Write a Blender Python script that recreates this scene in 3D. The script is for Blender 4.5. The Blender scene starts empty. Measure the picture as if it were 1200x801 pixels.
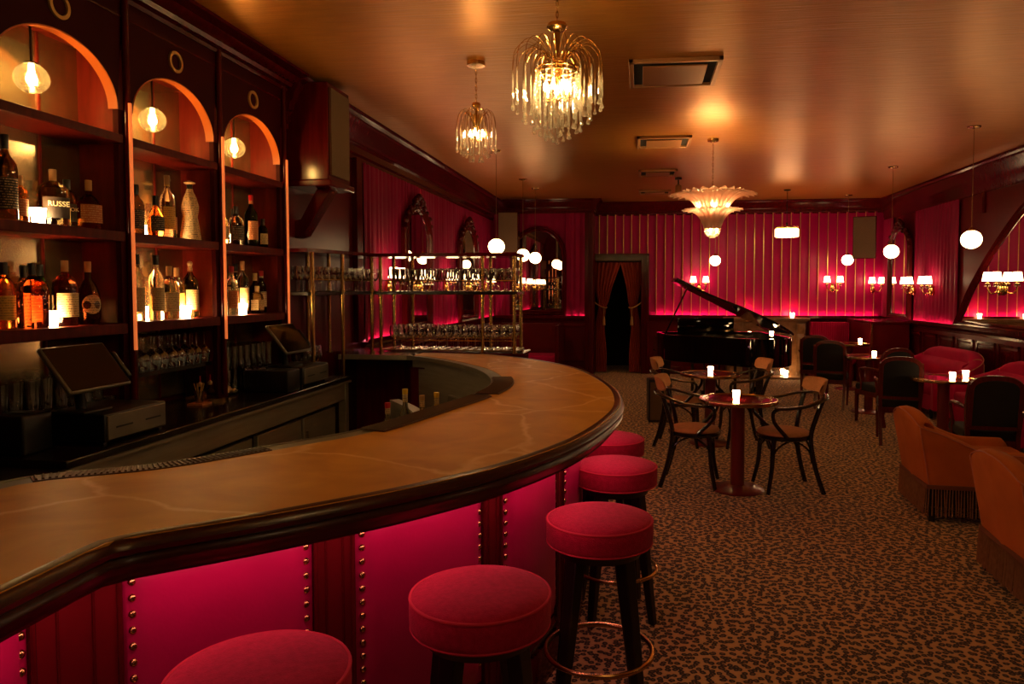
import bpy, math, random
from mathutils import Vector, Matrix
random.seed(7)
C = bpy.context.scene.collection
PI = math.pi
sin, cos = math.sin, math.cos

# ------------------------------------------------------------------ mesh helpers
class MB:
    def __init__(s): s.v = []; s.f = []; s.M = None
    def add(s, vs, fs):
        b = len(s.v)
        for p in vs:
            p = Vector(p)
            if s.M is not None: p = s.M @ p
            s.v.append(p[:])
        for f in fs: s.f.append([i+b for i in f])
        return s
    def box(s, x0, x1, y0, y1, z0, z1):
        return s.add([(x0,y0,z0),(x1,y0,z0),(x1,y1,z0),(x0,y1,z0),(x0,y0,z1),(x1,y0,z1),(x1,y1,z1),(x0,y1,z1)],
              [(0,3,2,1),(4,5,6,7),(0,1,5,4),(1,2,6,5),(2,3,7,6),(3,0,4,7)])
    def rbox(s, x0, x1, y0, y1, z0, z1, r=.03, n=5):
        # box with all edges rounded: superellipsoid-like cube sphere grid
        cx, cy, cz = (x0+x1)/2, (y0+y1)/2, (z0+z1)/2
        hx, hy, hz = (x1-x0)/2, (y1-y0)/2, (z1-z0)/2
        r = min(r, hx, hy, hz)
        prof = []
        for k in range(n+1):
            a = -PI/2 + PI/2*k/n; prof.append((r*cos(a), -hz+r+r*sin(a)))
        for k in range(n+1):
            a = PI/2*k/n; prof.append((r*cos(a), hz-r+r*sin(a)))
        ring = []
        for q, (sx, sy) in enumerate(((1,1),(-1,1),(-1,-1),(1,-1))):
            for k in range(n+1): ring.append((sx, sy, q*PI/2 + PI/2*k/n))
        vs = []; m = len(ring)
        for (rr, z) in prof:
            for (sx, sy, a) in ring:
                vs.append((cx+sx*(hx-r)+rr*cos(a), cy+sy*(hy-r)+rr*sin(a), cz+z))
        fs = []
        for i in range(len(prof)-1):
            for j in range(m):
                fs.append((i*m+j, i*m+(j+1)%m, (i+1)*m+(j+1)%m, (i+1)*m+j))
        fs.append(tuple(range(m-1,-1,-1))); t = (len(prof)-1)*m
        fs.append(tuple(range(t, t+m)))
        return s.add(vs, fs)
    def lathe(s, prof, seg=24, c=(0,0,0), cap=True, a0=0):
        vs = []; fs = []
        n = len(prof)
        for (r, z) in prof:
            for k in range(seg):
                a = a0+2*PI*k/seg; vs.append((c[0]+r*cos(a), c[1]+r*sin(a), c[2]+z))
        for i in range(n-1):
            for k in range(seg):
                fs.append((i*seg+k, i*seg+(k+1)%seg, (i+1)*seg+(k+1)%seg, (i+1)*seg+k))
        if cap:
            fs.append(tuple(range(seg-1,-1,-1))); fs.append(tuple(range((n-1)*seg, n*seg)))
        return s.add(vs, fs)
    def cyl(s, x, y, z0, z1, r, r2=None, seg=20, a0=0):
        return s.lathe([(r,z0),(r if r2 is None else r2,z1)], seg, (x,y,0), True, a0)
    def ball(s, c, r, seg=16, rings=10, sz=1):
        prof = [(max(1e-4, r*sin(PI*i/rings)), -r*sz*cos(PI*i/rings)) for i in range(rings+1)]
        return s.lathe(prof, seg, c)
    def torus(s, c, R, r, seg=40, m=10, sz=1):
        vs = []; fs = []
        for i in range(seg):
            a = 2*PI*i/seg
            for j in range(m):
                b = 2*PI*j/m
                vs.append((c[0]+(R+r*cos(b))*cos(a), c[1]+(R+r*cos(b))*sin(a), c[2]+r*sz*sin(b)))
        for i in range(seg):
            for j in range(m):
                fs.append((i*m+j, ((i+1)%seg)*m+j, ((i+1)%seg)*m+(j+1)%m, i*m+(j+1)%m))
        return s.add(vs, fs)
    def tube(s, pts, r, seg=8, closed=False, sq=False):
        P = [Vector(p) for p in pts]; n = len(P)
        R = r if isinstance(r, (list, tuple)) else [r]*n
        vs = []; fs = []; up = None
        for i in range(n):
            if closed: t = P[(i+1)%n]-P[i-1]
            else: t = P[min(i+1,n-1)]-P[max(i-1,0)]
            if t.length < 1e-9: t = Vector((0,0,1))
            t.normalize()
            if up is None:
                up = Vector((0,0,1)) if abs(t.z) < .9 else Vector((0,1,0))
            a = t.cross(up)
            if a.length < 1e-6: a = t.cross(Vector((1,0,0)))
            a.normalize(); b = a.cross(t).normalized(); up = b
            m = 4 if sq else seg
            for k in range(m):
                g = 2*PI*k/m + (PI/4 if sq else 0); rr = R[i]*(1.414 if sq else 1)
                vs.append(P[i]+a*rr*cos(g)+b*rr*sin(g))
        m = 4 if sq else seg
        for i in range(n if closed else n-1):
            for k in range(m):
                j = (i+1)%n
                fs.append((i*m+k, i*m+(k+1)%m, j*m+(k+1)%m, j*m+k))
        if not closed:
            fs.append(tuple(range(m-1,-1,-1))); fs.append(tuple(range((n-1)*m, n*m)))
        return s.add(vs, fs)
    def prism(s, poly, a, b, axis='z'):
        n = len(poly)
        def P(u, v, w): return {'z':(u,v,w),'x':(w,u,v),'y':(u,w,v)}[axis]
        vs = [P(u,v,a) for u,v in poly]+[P(u,v,b) for u,v in poly]
        fs = [tuple(range(n-1,-1,-1)), tuple(range(n,2*n))]+[(i,(i+1)%n,(i+1)%n+n,i+n) for i in range(n)]
        return s.add(vs, fs)
    def grid(s, fn, nu, nv, cu=False):
        vs = [fn(i/(nu if cu else nu-1), j/(nv-1)) for i in range(nu) for j in range(nv)]
        fs = []
        for i in range(nu if cu else nu-1):
            for j in range(nv-1):
                k = (i+1)%nu
                fs.append((i*nv+j, k*nv+j, k*nv+j+1, i*nv+j+1))
        return s.add(vs, fs)
    def loft(s, rings, closed_ring=True, caps=True, closed_path=False):
        m = len(rings[0]); n = len(rings); vs = [p for r in rings for p in r]; fs = []
        for i in range(n if closed_path else n-1):
            j = (i+1)%n
            for k in range(m if closed_ring else m-1):
                fs.append((i*m+k, i*m+(k+1)%m, j*m+(k+1)%m, j*m+k))
        if caps and closed_ring and not closed_path:
            fs.append(tuple(range(m-1,-1,-1))); fs.append(tuple(range((n-1)*m, n*m)))
        return s.add(vs, fs)

import bmesh
def obj(name, mb, mat, parent=None, bevel=0, solid=0, sub=0, angle=38, flip=False):
    me = bpy.data.meshes.new(name)
    me.from_pydata(mb.v, [], mb.f); me.update()
    bm = bmesh.new(); bm.from_mesh(me)
    bmesh.ops.recalc_face_normals(bm, faces=bm.faces)
    if flip: bmesh.ops.reverse_faces(bm, faces=bm.faces)
    bm.to_mesh(me); bm.free()
    me.polygons.foreach_set('use_smooth', [True]*len(me.polygons))
    if not sub: me.set_sharp_from_angle(angle=math.radians(angle))
    me.materials.append(mat)
    o = bpy.data.objects.new(name, me); C.objects.link(o)
    if parent is not None: o.parent = parent
    if solid:
        m = o.modifiers.new('solid','SOLIDIFY'); m.thickness = solid; m.offset = 0
    if bevel:
        m = o.modifiers.new('bevel','BEVEL'); m.width = bevel; m.segments = 2; m.limit_method = 'ANGLE'
    if sub:
        m = o.modifiers.new('sub','SUBSURF'); m.levels = sub; m.render_levels = sub
    return o
def tag(o, label=None, cat=None, group=None, kind=None):
    if label: o['label'] = label
    if cat: o['category'] = cat
    if group: o['group'] = group
    if kind: o['kind'] = kind
    return o
def thing(name, label, cat, loc=(0,0,0), rz=0, group=None):
    o = bpy.data.objects.new(name, None); C.objects.link(o)
    o.empty_display_size = .1
    o.location = loc; o.rotation_euler = (0,0,rz)
    return tag(o, label, cat, group)
def struct(name, mb, mat, parent=None, **k):
    o = obj(name, mb, mat, parent, **k)
    if parent is None: o['kind'] = 'structure'
    return o
def copy_tree(o, parent=None):
    c = o.copy(); C.objects.link(c); c.parent = parent
    for ch in list(o.children): copy_tree(ch, c)
    return c
def dup(root, loc, rz=0, label=None, group=None, scale=None):
    c = copy_tree(root); c.location = loc; c.rotation_euler = (0,0,rz)
    if label: c['label'] = label
    if group: c['group'] = group
    if scale: c.scale = scale
    return c
def text(name, body, size, mat, parent, M, depth=.0006):
    cu = bpy.data.curves.new(name,'FONT'); cu.body = body; cu.size = size; cu.extrude = depth
    cu.align_x = 'CENTER'; cu.align_y = 'CENTER'
    t = bpy.data.objects.new(name, cu); C.objects.link(t)
    dg = bpy.context.evaluated_depsgraph_get()
    me = bpy.data.meshes.new_from_object(t.evaluated_get(dg)); bpy.data.objects.remove(t)
    me.transform(M); me.materials.clear(); me.materials.append(mat)
    o = bpy.data.objects.new(name, me); C.objects.link(o); o.parent = parent
    return o
def catmull(P, n=8):
    out = []; P = [Vector(p) for p in P]
    for i in range(len(P)-1):
        a = P[max(i-1,0)]; b = P[i]; c = P[i+1]; d = P[min(i+2,len(P)-1)]
        for k in range(n):
            t = k/n
            out.append(.5*((2*b)+(c-a)*t+(2*a-5*b+4*c-d)*t*t+(3*b-a-3*c+d)*t**3))
    out.append(P[-1]); return out
def sm(a, b, x):
    t = max(0, min(1, (x-a)/(b-a))); return t*t*(3-2*t)

# ------------------------------------------------------------------ materials
def new(name):
    m = bpy.data.materials.new(name); m.use_nodes = True
    nt = m.node_tree; b = nt.nodes['Principled BSDF']
    return m, nt, b
def setp(b, **k):
    names = dict(rough='Roughness', metal='Metallic', ior='IOR', trans='Transmission Weight', coat='Coat Weight', coatr='Coat Roughness',
        sheen='Sheen Weight', sheenr='Sheen Roughness', spec='Specular IOR Level', es='Emission Strength', aniso='Anisotropic')
    for q, v in k.items(): b.inputs[names[q]].default_value = v
def pm(name, col, col2=None, scale=8, stretch=(1,1,1), bump=0, bscale=None, detail=4, sheentint=None, **k):
    """principled with noise colour variation and bump"""
    m, nt, b = new(name); setp(b, **k)
    b.inputs['Base Color'].default_value = (*col,1)
    if sheentint: b.inputs['Sheen Tint'].default_value = (*sheentint,1)
    N = nt.nodes; L = nt.links
    tc = N.new('ShaderNodeTexCoord'); mp = N.new('ShaderNodeMapping'); mp.inputs['Scale'].default_value = stretch
    L.new(tc.outputs['Object'], mp.inputs['Vector'])
    if col2:
        n = N.new('ShaderNodeTexNoise'); n.inputs['Scale'].default_value = scale; n.inputs['Detail'].default_value = detail
        L.new(mp.outputs[0], n.inputs['Vector'])
        r = N.new('ShaderNodeValToRGB'); r.color_ramp.elements[0].position = .3; r.color_ramp.elements[1].position = .7
        r.color_ramp.elements[0].color = (*col,1); r.color_ramp.elements[1].color = (*col2,1)
        L.new(n.outputs['Fac'], r.inputs['Fac']); L.new(r.outputs['Color'], b.inputs['Base Color'])
    if bump:
        n2 = N.new('ShaderNodeTexNoise'); n2.inputs['Scale'].default_value = bscale or scale; n2.inputs['Detail'].default_value = 3
        L.new(mp.outputs[0], n2.inputs['Vector'])
        bp = N.new('ShaderNodeBump'); bp.inputs['Strength'].default_value = bump; bp.inputs['Distance'].default_value = .01
        L.new(n2.outputs['Fac'], bp.inputs['Height']); L.new(bp.outputs[0], b.inputs['Normal'])
    return m
def emit(name, col, st):
    m, nt, b = new(name); b.inputs['Base Color'].default_value = (*[min(1,c) for c in col],1)
    b.inputs['Emission Color'].default_value = (*col,1); setp(b, es=st, rough=.4); return m
def thin_glass(name, tint=(1,1,1), refl=1.0, r=.03):
    m = bpy.data.materials.new(name); m.use_nodes = True; nt = m.node_tree; N = nt.nodes; L = nt.links
    N.remove(N['Principled BSDF']); out = N['Material Output']
    t = N.new('ShaderNodeBsdfTransparent'); t.inputs[0].default_value = (*tint,1)
    g = N.new('ShaderNodeBsdfGlossy'); g.inputs['Roughness'].default_value = r
    fr = N.new('ShaderNodeFresnel'); fr.inputs['IOR'].default_value = 1.5
    mu = N.new('ShaderNodeMath'); mu.operation = 'MULTIPLY'; mu.inputs[1].default_value = refl; mu.use_clamp = True
    mx = N.new('ShaderNodeMixShader')
    L.new(fr.outputs[0], mu.inputs[0]); L.new(mu.outputs[0], mx.inputs[0]); L.new(t.outputs[0], mx.inputs[1]); L.new(g.outputs[0], mx.inputs[2])
    L.new(mx.outputs[0], out.inputs['Surface']); return m

WARM = (1.0, .56, .22)
M = {}
M['wood']   = pm('mahogany', (.095,.004,.005), (.055,.002,.003), 5, (6,6,.6), rough=.16, spec=.22)
M['wood_y'] = M['wood']
M['redpanel']= pm('red_lacquered_panel', (.120,.004,.006), (.09,.003,.005), 3, rough=.3, spec=.16)
M['cabwood']= pm('cabinet_wood', (.20,.016,.010), (.13,.010,.006), 6, (5,5,.7), rough=.34, spec=.22)
M['shelfwood']= pm('shelf_wood', (.11,.008,.006), (.07,.005,.004), 6, (5,5,.7), rough=.4, spec=.1)
M['facewood']= pm('arch_face_paint', (.045,.003,.004), (.035,.002,.003), 3, rough=.5, spec=.06)
M['barwood']= pm('bar_edge_walnut', (.075,.015,.005), (.040,.008,.003), 9, (3,3,14), rough=.3, coat=.08, coatr=.12, spec=.3)
M['darkwood']= pm('dark_counter_wood', (.016,.006,.004), (.010,.004,.003), 8, (8,1,8), rough=.25, coat=.3)
M['blackwood']= pm('black_bentwood', (.008,.006,.006), rough=.22, coat=.4)
M['stoolleg']= pm('ebonised_leg', (.010,.005,.004), rough=.35)
M['chairwood']= pm('chair_mahogany', (.13,.014,.007), (.08,.008,.004), 12, (5,5,1), rough=.25, spec=.4)
M['brass']  = pm('brass', (.62,.38,.13), (.5,.29,.09), 30, rough=.22, metal=1)
M['copperglow'] = emit('copper_trim_glow', (1,.21,.045), .62)  # faint emission stands in for room light reflected on metal trim
M['gold']   = pm('gold_piping', (.85,.52,.18), rough=.3, metal=.8)
M['ringgold']= pm('gold_ring_paint', (.62,.36,.10), rough=.4, metal=.3)
M['archtrim']= pm('arch_edge_paint', (.55,.14,.03), rough=.4)
M['steel']  = pm('stainless_steel', (.42,.39,.32), (.34,.31,.25), 4, (1,1,12), rough=.36, metal=.45)
M['steeldark']= pm('worn_stainless', (.26,.24,.19), (.19,.17,.14), 5, rough=.4, metal=.45)
M['mirror'] = pm('antique_mirror', (.66,.50,.27), (.40,.29,.15), 5, rough=.13, metal=.85, detail=8)
M['mirror2']= pm('wall_mirror', (.78,.74,.70), rough=.01, metal=1)
M['pink']   = pm('crimson_satin', (.44,.003,.105), (.38,.0025,.09), 3, rough=.38, spec=.22)
M['drape']  = pm('crimson_drape', (.28,.002,.052), (.23,.0018,.042), 3, rough=.6, spec=.15)
M['stool']  = pm('stool_chenille', (.48,.009,.044), (.35,.005,.030), 60, bump=.35, bscale=260, rough=.85, sheen=.12, sheenr=.5, sheentint=(1,.4,.4), spec=.15)
M['stoolpipe']= pm('stool_piping', (.56,.03,.055), rough=.8, spec=.1)
M['leather']= pm('magenta_leather', (.46,.004,.075), (.38,.003,.06), 4, bump=.08, bscale=90, rough=.36, coat=.15, coatr=.3)
M['sofa']   = pm('crimson_velvet', (.50,.004,.075), (.42,.004,.06), 6, rough=.8, sheen=.12, sheenr=.4, sheentint=(1,.3,.4), spec=.12)
M['sofapipe']= pm('tan_piping', (.6,.2,.1), rough=.6)
M['orange'] = pm('rust_velvet', (.64,.170,.034), (.52,.130,.026), 5, bump=.08, bscale=40, rough=.85, sheen=.15, sheenr=.4, sheentint=(1,.6,.35), spec=.12)
M['rustside']= M['orange']
M['fringe'] = pm('bullion_fringe', (.34,.155,.060), (.24,.105,.04), 40, rough=.8)
M['fringetape']= pm('fringe_tape', (.22,.075,.03), rough=.8)
M['tanpad'] = pm('tan_upholstery', (.64,.27,.095), (.54,.22,.075), 40, rough=.75, bump=.2, bscale=200)
M['blackvel']= pm('black_velvet', (.006,.004,.004), rough=.9, sheen=.1)
M['black']  = pm('black_plastic', (.008,.008,.009), rough=.4)
M['screen'] = pm('dark_screen', (.012,.006,.006), rough=.08)
M['lacquer']= pm('piano_lacquer', (.004,.003,.003), rough=.06, coat=.5)
M['tabletop']= pm('red_lacquer_top', (.13,.006,.008), rough=.07, coat=.6, coatr=.03)
M['tablered']= pm('table_red_paint', (.16,.010,.012), rough=.3, coat=.3)
M['grille'] = pm('speaker_cloth', (.17,.105,.05), (.13,.08,.04), 120, rough=.85, bump=.3, bscale=300)
M['doorcurt']= pm('rust_door_curtain', (.38,.06,.03), (.30,.045,.022), 4, rough=.75, spec=.15)
M['rope']   = pm('gold_rope', (.5,.26,.08), rough=.6)
M['stone']  = pm('mantel_marble', (.30,.16,.075), (.16,.075,.03), 9, rough=.3, coat=.3, detail=9)
M['void']   = pm('unlit_room', (.006,.004,.004), rough=.9)
M['bronze'] = pm('bronze', (.28,.16,.07), rough=.3, metal=1)
M['darkmetal']= pm('dark_metal', (.03,.024,.02), rough=.35, metal=.8)
M['ventplate']= pm('vent_plate', (.34,.15,.045), rough=.4, metal=.3)
M['ventframe']= pm('vent_frame', (.40,.19,.075), rough=.4, metal=.3)
M['rubber'] = pm('rubber_mat', (.09,.035,.022), rough=.5)
M['paper']  = pm('cream_cloth', (.5,.36,.2), rough=.9)
M['crystal'] = thin_glass('cut_glass', (.99,.95,.88), 4.5, .02)
def glow_through(m, k):
    nt = m.node_tree; N = nt.nodes; L = nt.links; mx = [n for n in N if n.type == 'MIX_SHADER'][0]
    tl = N.new('ShaderNodeBsdfTranslucent'); tl.inputs[0].default_value = (1,.92,.8,1); m2 = N.new('ShaderNodeMixShader'); m2.inputs[0].default_value = k
    L.new(mx.outputs[0], m2.inputs[1]); L.new(tl.outputs[0], m2.inputs[2]); L.new(m2.outputs[0], N['Material Output'].inputs['Surface'])
glow_through(M['crystal'], .16)
M['wineglass'] = thin_glass('wine_glass', (.985,.97,.95), 5.0, .03)
def glass(name, col, rough=.02, ior=1.45):
    return pm(name, col, rough=rough, trans=1.0, ior=ior)
M['g_clear'] = glass('clear_glass', (.95,.93,.86))
M['g_amber'] = glass('amber_spirit', (.80,.30,.06))
M['g_red']   = glass('red_amber_spirit', (.62,.13,.04))
M['g_dark']  = glass('dark_brown_glass', (.20,.07,.02))
M['g_green'] = glass('dark_green_glass', (.05,.14,.04))
M['g_pale']  = glass('pale_gold_spirit', (.95,.76,.38))
def leaf_glass():
    m = bpy.data.materials.new('frosted_leaf_glass'); m.use_nodes = True; nt = m.node_tree; N = nt.nodes; L = nt.links
    N.remove(N['Principled BSDF']); out = N['Material Output']
    tl = N.new('ShaderNodeBsdfTranslucent'); tl.inputs[0].default_value = (.98,.86,.80,1)
    tr = N.new('ShaderNodeBsdfTransparent'); tr.inputs[0].default_value = (1,.9,.85,1)
    g = N.new('ShaderNodeBsdfPrincipled'); g.inputs['Base Color'].default_value = (.85,.6,.5,1); g.inputs['Roughness'].default_value = .15
    a = N.new('ShaderNodeMixShader'); a.inputs[0].default_value = .22
    c = N.new('ShaderNodeMixShader'); c.inputs[0].default_value = .35
    L.new(tl.outputs[0], a.inputs[1]); L.new(tr.outputs[0], a.inputs[2]); L.new(a.outputs[0], c.inputs[1]); L.new(g.outputs[0], c.inputs[2])
    L.new(c.outputs[0], out.inputs['Surface']); return m
M['leaf'] = leaf_glass()
K_ = 1.0
M['globe']  = emit('lit_opal_globe', (1,.66,.31), 15*K_)
M['bulb']   = emit('lit_bulb', (1,.64,.25), 260*K_)
M['bulb_b'] = emit('lit_chandelier_bulb', (1,.67,.26), 330*K_)
M['bulb_c'] = emit('lit_filament_bulb', (1,.58,.17), 240*K_)
M['shade']  = emit('lit_pleated_shade', (1,.66,.34), 13*K_)
M['votive'] = emit('lit_votive_glass', (1,.62,.28), 45*K_)
M['votive_s']= emit('lit_votive_on_shelf', (1,.62,.25), 90*K_)
M['drum']   = emit('lit_crystal_drum', (1,.68,.36), 14*K_)
M['led']    = emit('led_strip', (1,.34,.40), 30*K_)
M['ledwall']= emit('led_strip_warm', (1,.20,.27), 75*K_)
M['spot']   = emit('lit_spot_lens', (1,.7,.4), 60*K_)

def clear_globe():
    m = thin_glass('ribbed_clear_globe', (1,.93,.78), 2.0, .05)
    nt = m.node_tree; N = nt.nodes; L = nt.links
    w = N.new('ShaderNodeTexWave'); w.wave_type = 'RINGS'; w.inputs['Scale'].default_value = 30; w.inputs['Distortion'].default_value = 3
    tc = N.new('ShaderNodeTexCoord'); L.new(tc.outputs['Object'], w.inputs['Vector'])
    bp = N.new('ShaderNodeBump'); bp.inputs['Strength'].default_value = .8; L.new(w.outputs['Fac'], bp.inputs['Height'])
    for n in N:
        if n.type in ('BSDF_GLOSSY','FRESNEL'): L.new(bp.outputs[0], n.inputs['Normal'])
    mx = [n for n in N if n.type == 'MIX_SHADER'][0]; tl = N.new('ShaderNodeBsdfTranslucent'); tl.inputs[0].default_value = (1,.85,.55,1)
    L.new(bp.outputs[0], tl.inputs['Normal']); m2 = N.new('ShaderNodeMixShader'); mu2 = N.new('ShaderNodeMath'); mu2.operation = 'MULTIPLY'; mu2.inputs[1].default_value = .05
    L.new(w.outputs['Fac'], mu2.inputs[0]); L.new(mu2.outputs[0], m2.inputs[0]); L.new(mx.outputs[0], m2.inputs[1]); L.new(tl.outputs[0], m2.inputs[2])
    L.new(m2.outputs[0], N['Material Output'].inputs['Surface'])
    return m
M['clearglobe'] = clear_globe()

def carpet():
    m, nt, b = new('leopard_carpet'); N = nt.nodes; L = nt.links; setp(b, rough=.95, sheen=.15)
    tc = N.new('ShaderNodeTexCoord')
    nz = N.new('ShaderNodeTexNoise'); nz.inputs['Scale'].default_value = 30; nz.inputs['Detail'].default_value = 2
    L.new(tc.outputs['Object'], nz.inputs['Vector'])
    sub = N.new('ShaderNodeVectorMath'); sub.operation = 'MULTIPLY_ADD'; sub.inputs[1].default_value = (.010,)*3
    L.new(nz.outputs['Color'], sub.inputs[0]); L.new(tc.outputs['Object'], sub.inputs[2])
    v = N.new('ShaderNodeTexVoronoi'); v.voronoi_dimensions = '2D'; v.inputs['Scale'].default_value = 33; v.feature = 'F1'
    L.new(sub.outputs[0], v.inputs['Vector'])
    n2 = N.new('ShaderNodeTexNoise'); n2.inputs['Scale'].default_value = 75; L.new(tc.outputs['Object'], n2.inputs['Vector'])
    # rosette: dark ring, mid brown centre, tan field
    add = N.new('ShaderNodeMath'); add.operation = 'MULTIPLY_ADD'; add.inputs[1].default_value = .42; add.inputs[2].default_value = -.205
    L.new(n2.outputs['Fac'], add.inputs[0])
    s = N.new('ShaderNodeMath'); s.operation = 'ADD'; L.new(v.outputs['Distance'], s.inputs[0]); L.new(add.outputs[0], s.inputs[1])
    r = N.new('ShaderNodeValToRGB'); e = r.color_ramp.elements
    e[0].position = .14; e[0].color = (.17,.09,.03,1); e[1].position = .20; e[1].color = (.014,.006,.004,1)
    for p, c in ((.405,(.014,.006,.004,1)), (.46,(.60,.36,.125,1)), (1,(.70,.42,.145,1))):
        q = e.new(p); q.color = c
    L.new(s.outputs[0], r.inputs['Fac']); L.new(r.outputs['Color'], b.inputs['Base Color'])
    n3 = N.new('ShaderNodeTexNoise'); n3.inputs['Scale'].default_value = 400; L.new(tc.outputs['Object'], n3.inputs['Vector'])
    bp = N.new('ShaderNodeBump'); bp.inputs['Strength'].default_value = .4; bp.inputs['Distance'].default_value = .004
    L.new(n3.outputs['Fac'], bp.inputs['Height']); L.new(bp.outputs[0], b.inputs['Normal'])
    return m
M['carpet'] = carpet()
def ceilmat():
    m, nt, b = new('brushed_gold_ceiling'); N = nt.nodes; L = nt.links; setp(b, rough=.36, metal=.62)
    tc = N.new('ShaderNodeTexCoord'); mp = N.new('ShaderNodeMapping'); mp.inputs['Scale'].default_value = (1.2,14,1)
    L.new(tc.outputs['Object'], mp.inputs['Vector'])
    n = N.new('ShaderNodeTexNoise'); n.inputs['Scale'].default_value = 3; n.inputs['Detail'].default_value = 6; L.new(mp.outputs[0], n.inputs['Vector'])
    r = N.new('ShaderNodeValToRGB'); r.color_ramp.elements[0].position = .25; r.color_ramp.elements[1].position = .75
    r.color_ramp.elements[0].color = (.42,.168,.025,1); r.color_ramp.elements[1].color = (.55,.235,.038,1)
    L.new(n.outputs['Fac'], r.inputs['Fac']); L.new(r.outputs['Color'], b.inputs['Base Color'])
    bp = N.new('ShaderNodeBump'); bp.inputs['Strength'].default_value = .22; bp.inputs['Distance'].default_value = .02
    L.new(n.outputs['Fac'], bp.inputs['Height']); L.new(bp.outputs[0], b.inputs['Normal'])
    return m
M['ceiling'] = ceilmat()
def marble():
    m, nt, b = new('amber_marble'); N = nt.nodes; L = nt.links; setp(b, rough=.45, spec=.12)
    tc = N.new('ShaderNodeTexCoord')
    n = N.new('ShaderNodeTexNoise'); n.inputs['Scale'].default_value = 3.5; n.inputs['Detail'].default_value = 8; n.inputs['Distortion'].default_value = 1.2
    L.new(tc.outputs['Object'], n.inputs['Vector'])
    r = N.new('ShaderNodeValToRGB'); r.color_ramp.elements[0].position = .3; r.color_ramp.elements[1].position = .7
    r.color_ramp.elements[0].color = (.58,.245,.032,1); r.color_ramp.elements[1].color = (.74,.345,.052,1)
    L.new(n.outputs['Fac'], r.inputs['Fac'])
    vm = N.new('ShaderNodeVectorMath'); vm.operation = 'MULTIPLY_ADD'; vm.inputs[1].default_value = (.35,)*3
    n2 = N.new('ShaderNodeTexNoise'); n2.inputs['Scale'].default_value = 2.2; n2.inputs['Detail'].default_value = 6
    L.new(tc.outputs['Object'], n2.inputs['Vector']); L.new(n2.outputs['Color'], vm.inputs[0]); L.new(tc.outputs['Object'], vm.inputs[2])
    v = N.new('ShaderNodeTexVoronoi'); v.feature = 'DISTANCE_TO_EDGE'; v.inputs['Scale'].default_value = 1.5; L.new(vm.outputs[0], v.inputs['Vector'])
    r2 = N.new('ShaderNodeValToRGB'); r2.color_ramp.elements[0].position = 0; r2.color_ramp.elements[0].color = (1,1,1,1)
    r2.color_ramp.elements[1].position = .026; r2.color_ramp.elements[1].color = (0,0,0,1); L.new(v.outputs['Distance'], r2.inputs['Fac'])
    n4 = N.new('ShaderNodeTexNoise'); n4.inputs['Scale'].default_value = 2.6; L.new(tc.outputs['Object'], n4.inputs['Vector'])
    mu = N.new('ShaderNodeMath'); mu.operation = 'MULTIPLY'; mu.use_clamp = True; L.new(r2.outputs['Color'], mu.inputs[0]); L.new(n4.outputs['Fac'], mu.inputs[1])
    mx = N.new('ShaderNodeMixRGB'); mx.inputs['Color2'].default_value = (1,.66,.30,1)
    L.new(mu.outputs[0], mx.inputs['Fac']); L.new(r.outputs['Color'], mx.inputs['Color1']); L.new(mx.outputs[0], b.inputs['Base Color'])
    return m
M['marble'] = marble()
def labelmat(name, col, ink, sc=260):
    m, nt, b = new(name); N = nt.nodes; L = nt.links; setp(b, rough=.6)
    tc = N.new('ShaderNodeTexCoord'); mp = N.new('ShaderNodeMapping'); mp.inputs['Scale'].default_value = (1,1,.35)
    L.new(tc.outputs['Object'], mp.inputs['Vector'])
    n = N.new('ShaderNodeTexNoise'); n.inputs['Scale'].default_value = sc; n.inputs['Detail'].default_value = 1; L.new(mp.outputs[0], n.inputs['Vector'])
    w = N.new('ShaderNodeTexWave'); w.bands_direction = 'Z'; w.inputs['Scale'].default_value = 28; L.new(tc.outputs['Object'], w.inputs['Vector'])
    mu = N.new('ShaderNodeMath'); mu.operation = 'MULTIPLY'; L.new(n.outputs['Fac'], mu.inputs[0]); L.new(w.outputs['Fac'], mu.inputs[1])
    r = N.new('ShaderNodeValToRGB'); r.color_ramp.elements[0].position = .42; r.color_ramp.elements[1].position = .48
    r.color_ramp.elements[0].color = (*col,1); r.color_ramp.elements[1].color = (*ink,1)
    L.new(mu.outputs[0], r.inputs['Fac']); L.new(r.outputs['Color'], b.inputs['Base Color']); return m
M['l_plain'] = pm('plain_dark_label', (.03,.02,.015), rough=.6)
M['l_cream'] = labelmat('cream_label', (.72,.52,.26), (.12,.06,.03))
M['l_black'] = labelmat('black_label', (.02,.015,.012), (.6,.42,.2))
M['l_orange']= labelmat('orange_label', (.50,.16,.05), (.75,.5,.25))
M['l_red']   = labelmat('red_label', (.55,.07,.04), (.2,.03,.02))
M['l_yellow']= labelmat('yellow_label', (.75,.45,.08), (.2,.1,.03))
M['l_white'] = labelmat('white_label', (.8,.66,.45), (.1,.06,.04))
M['ceramic'] = labelmat('dotted_ceramic', (.72,.50,.24), (.02,.015,.02), 120)
M['capblack']= pm('black_cap', (.01,.01,.01), rough=.3)
M['capred']  = pm('red_cap', (.6,.015,.03), rough=.3)
M['cork']    = pm('cork', (.55,.33,.15), rough=.8)
M['capyel']  = pm('yellow_cap', (.8,.5,.02), rough=.4)
M['ink']     = pm('cream_print', (.95,.8,.5), rough=.5)
# ------------------------------------------------------------------ room shell
CZ = 3.25; XL = -2.75; XR = 4.42; YB = 13.95; YF = -3.2
struct('floor', MB().box(XL-.6, XR+.2, YF-.2, YB+1.6, -.1, 0), M['carpet'])
struct('ceiling', MB().box(XL-.6, XR+.2, YF-.2, YB+1.6, CZ, CZ+.1), M['ceiling'])
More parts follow.
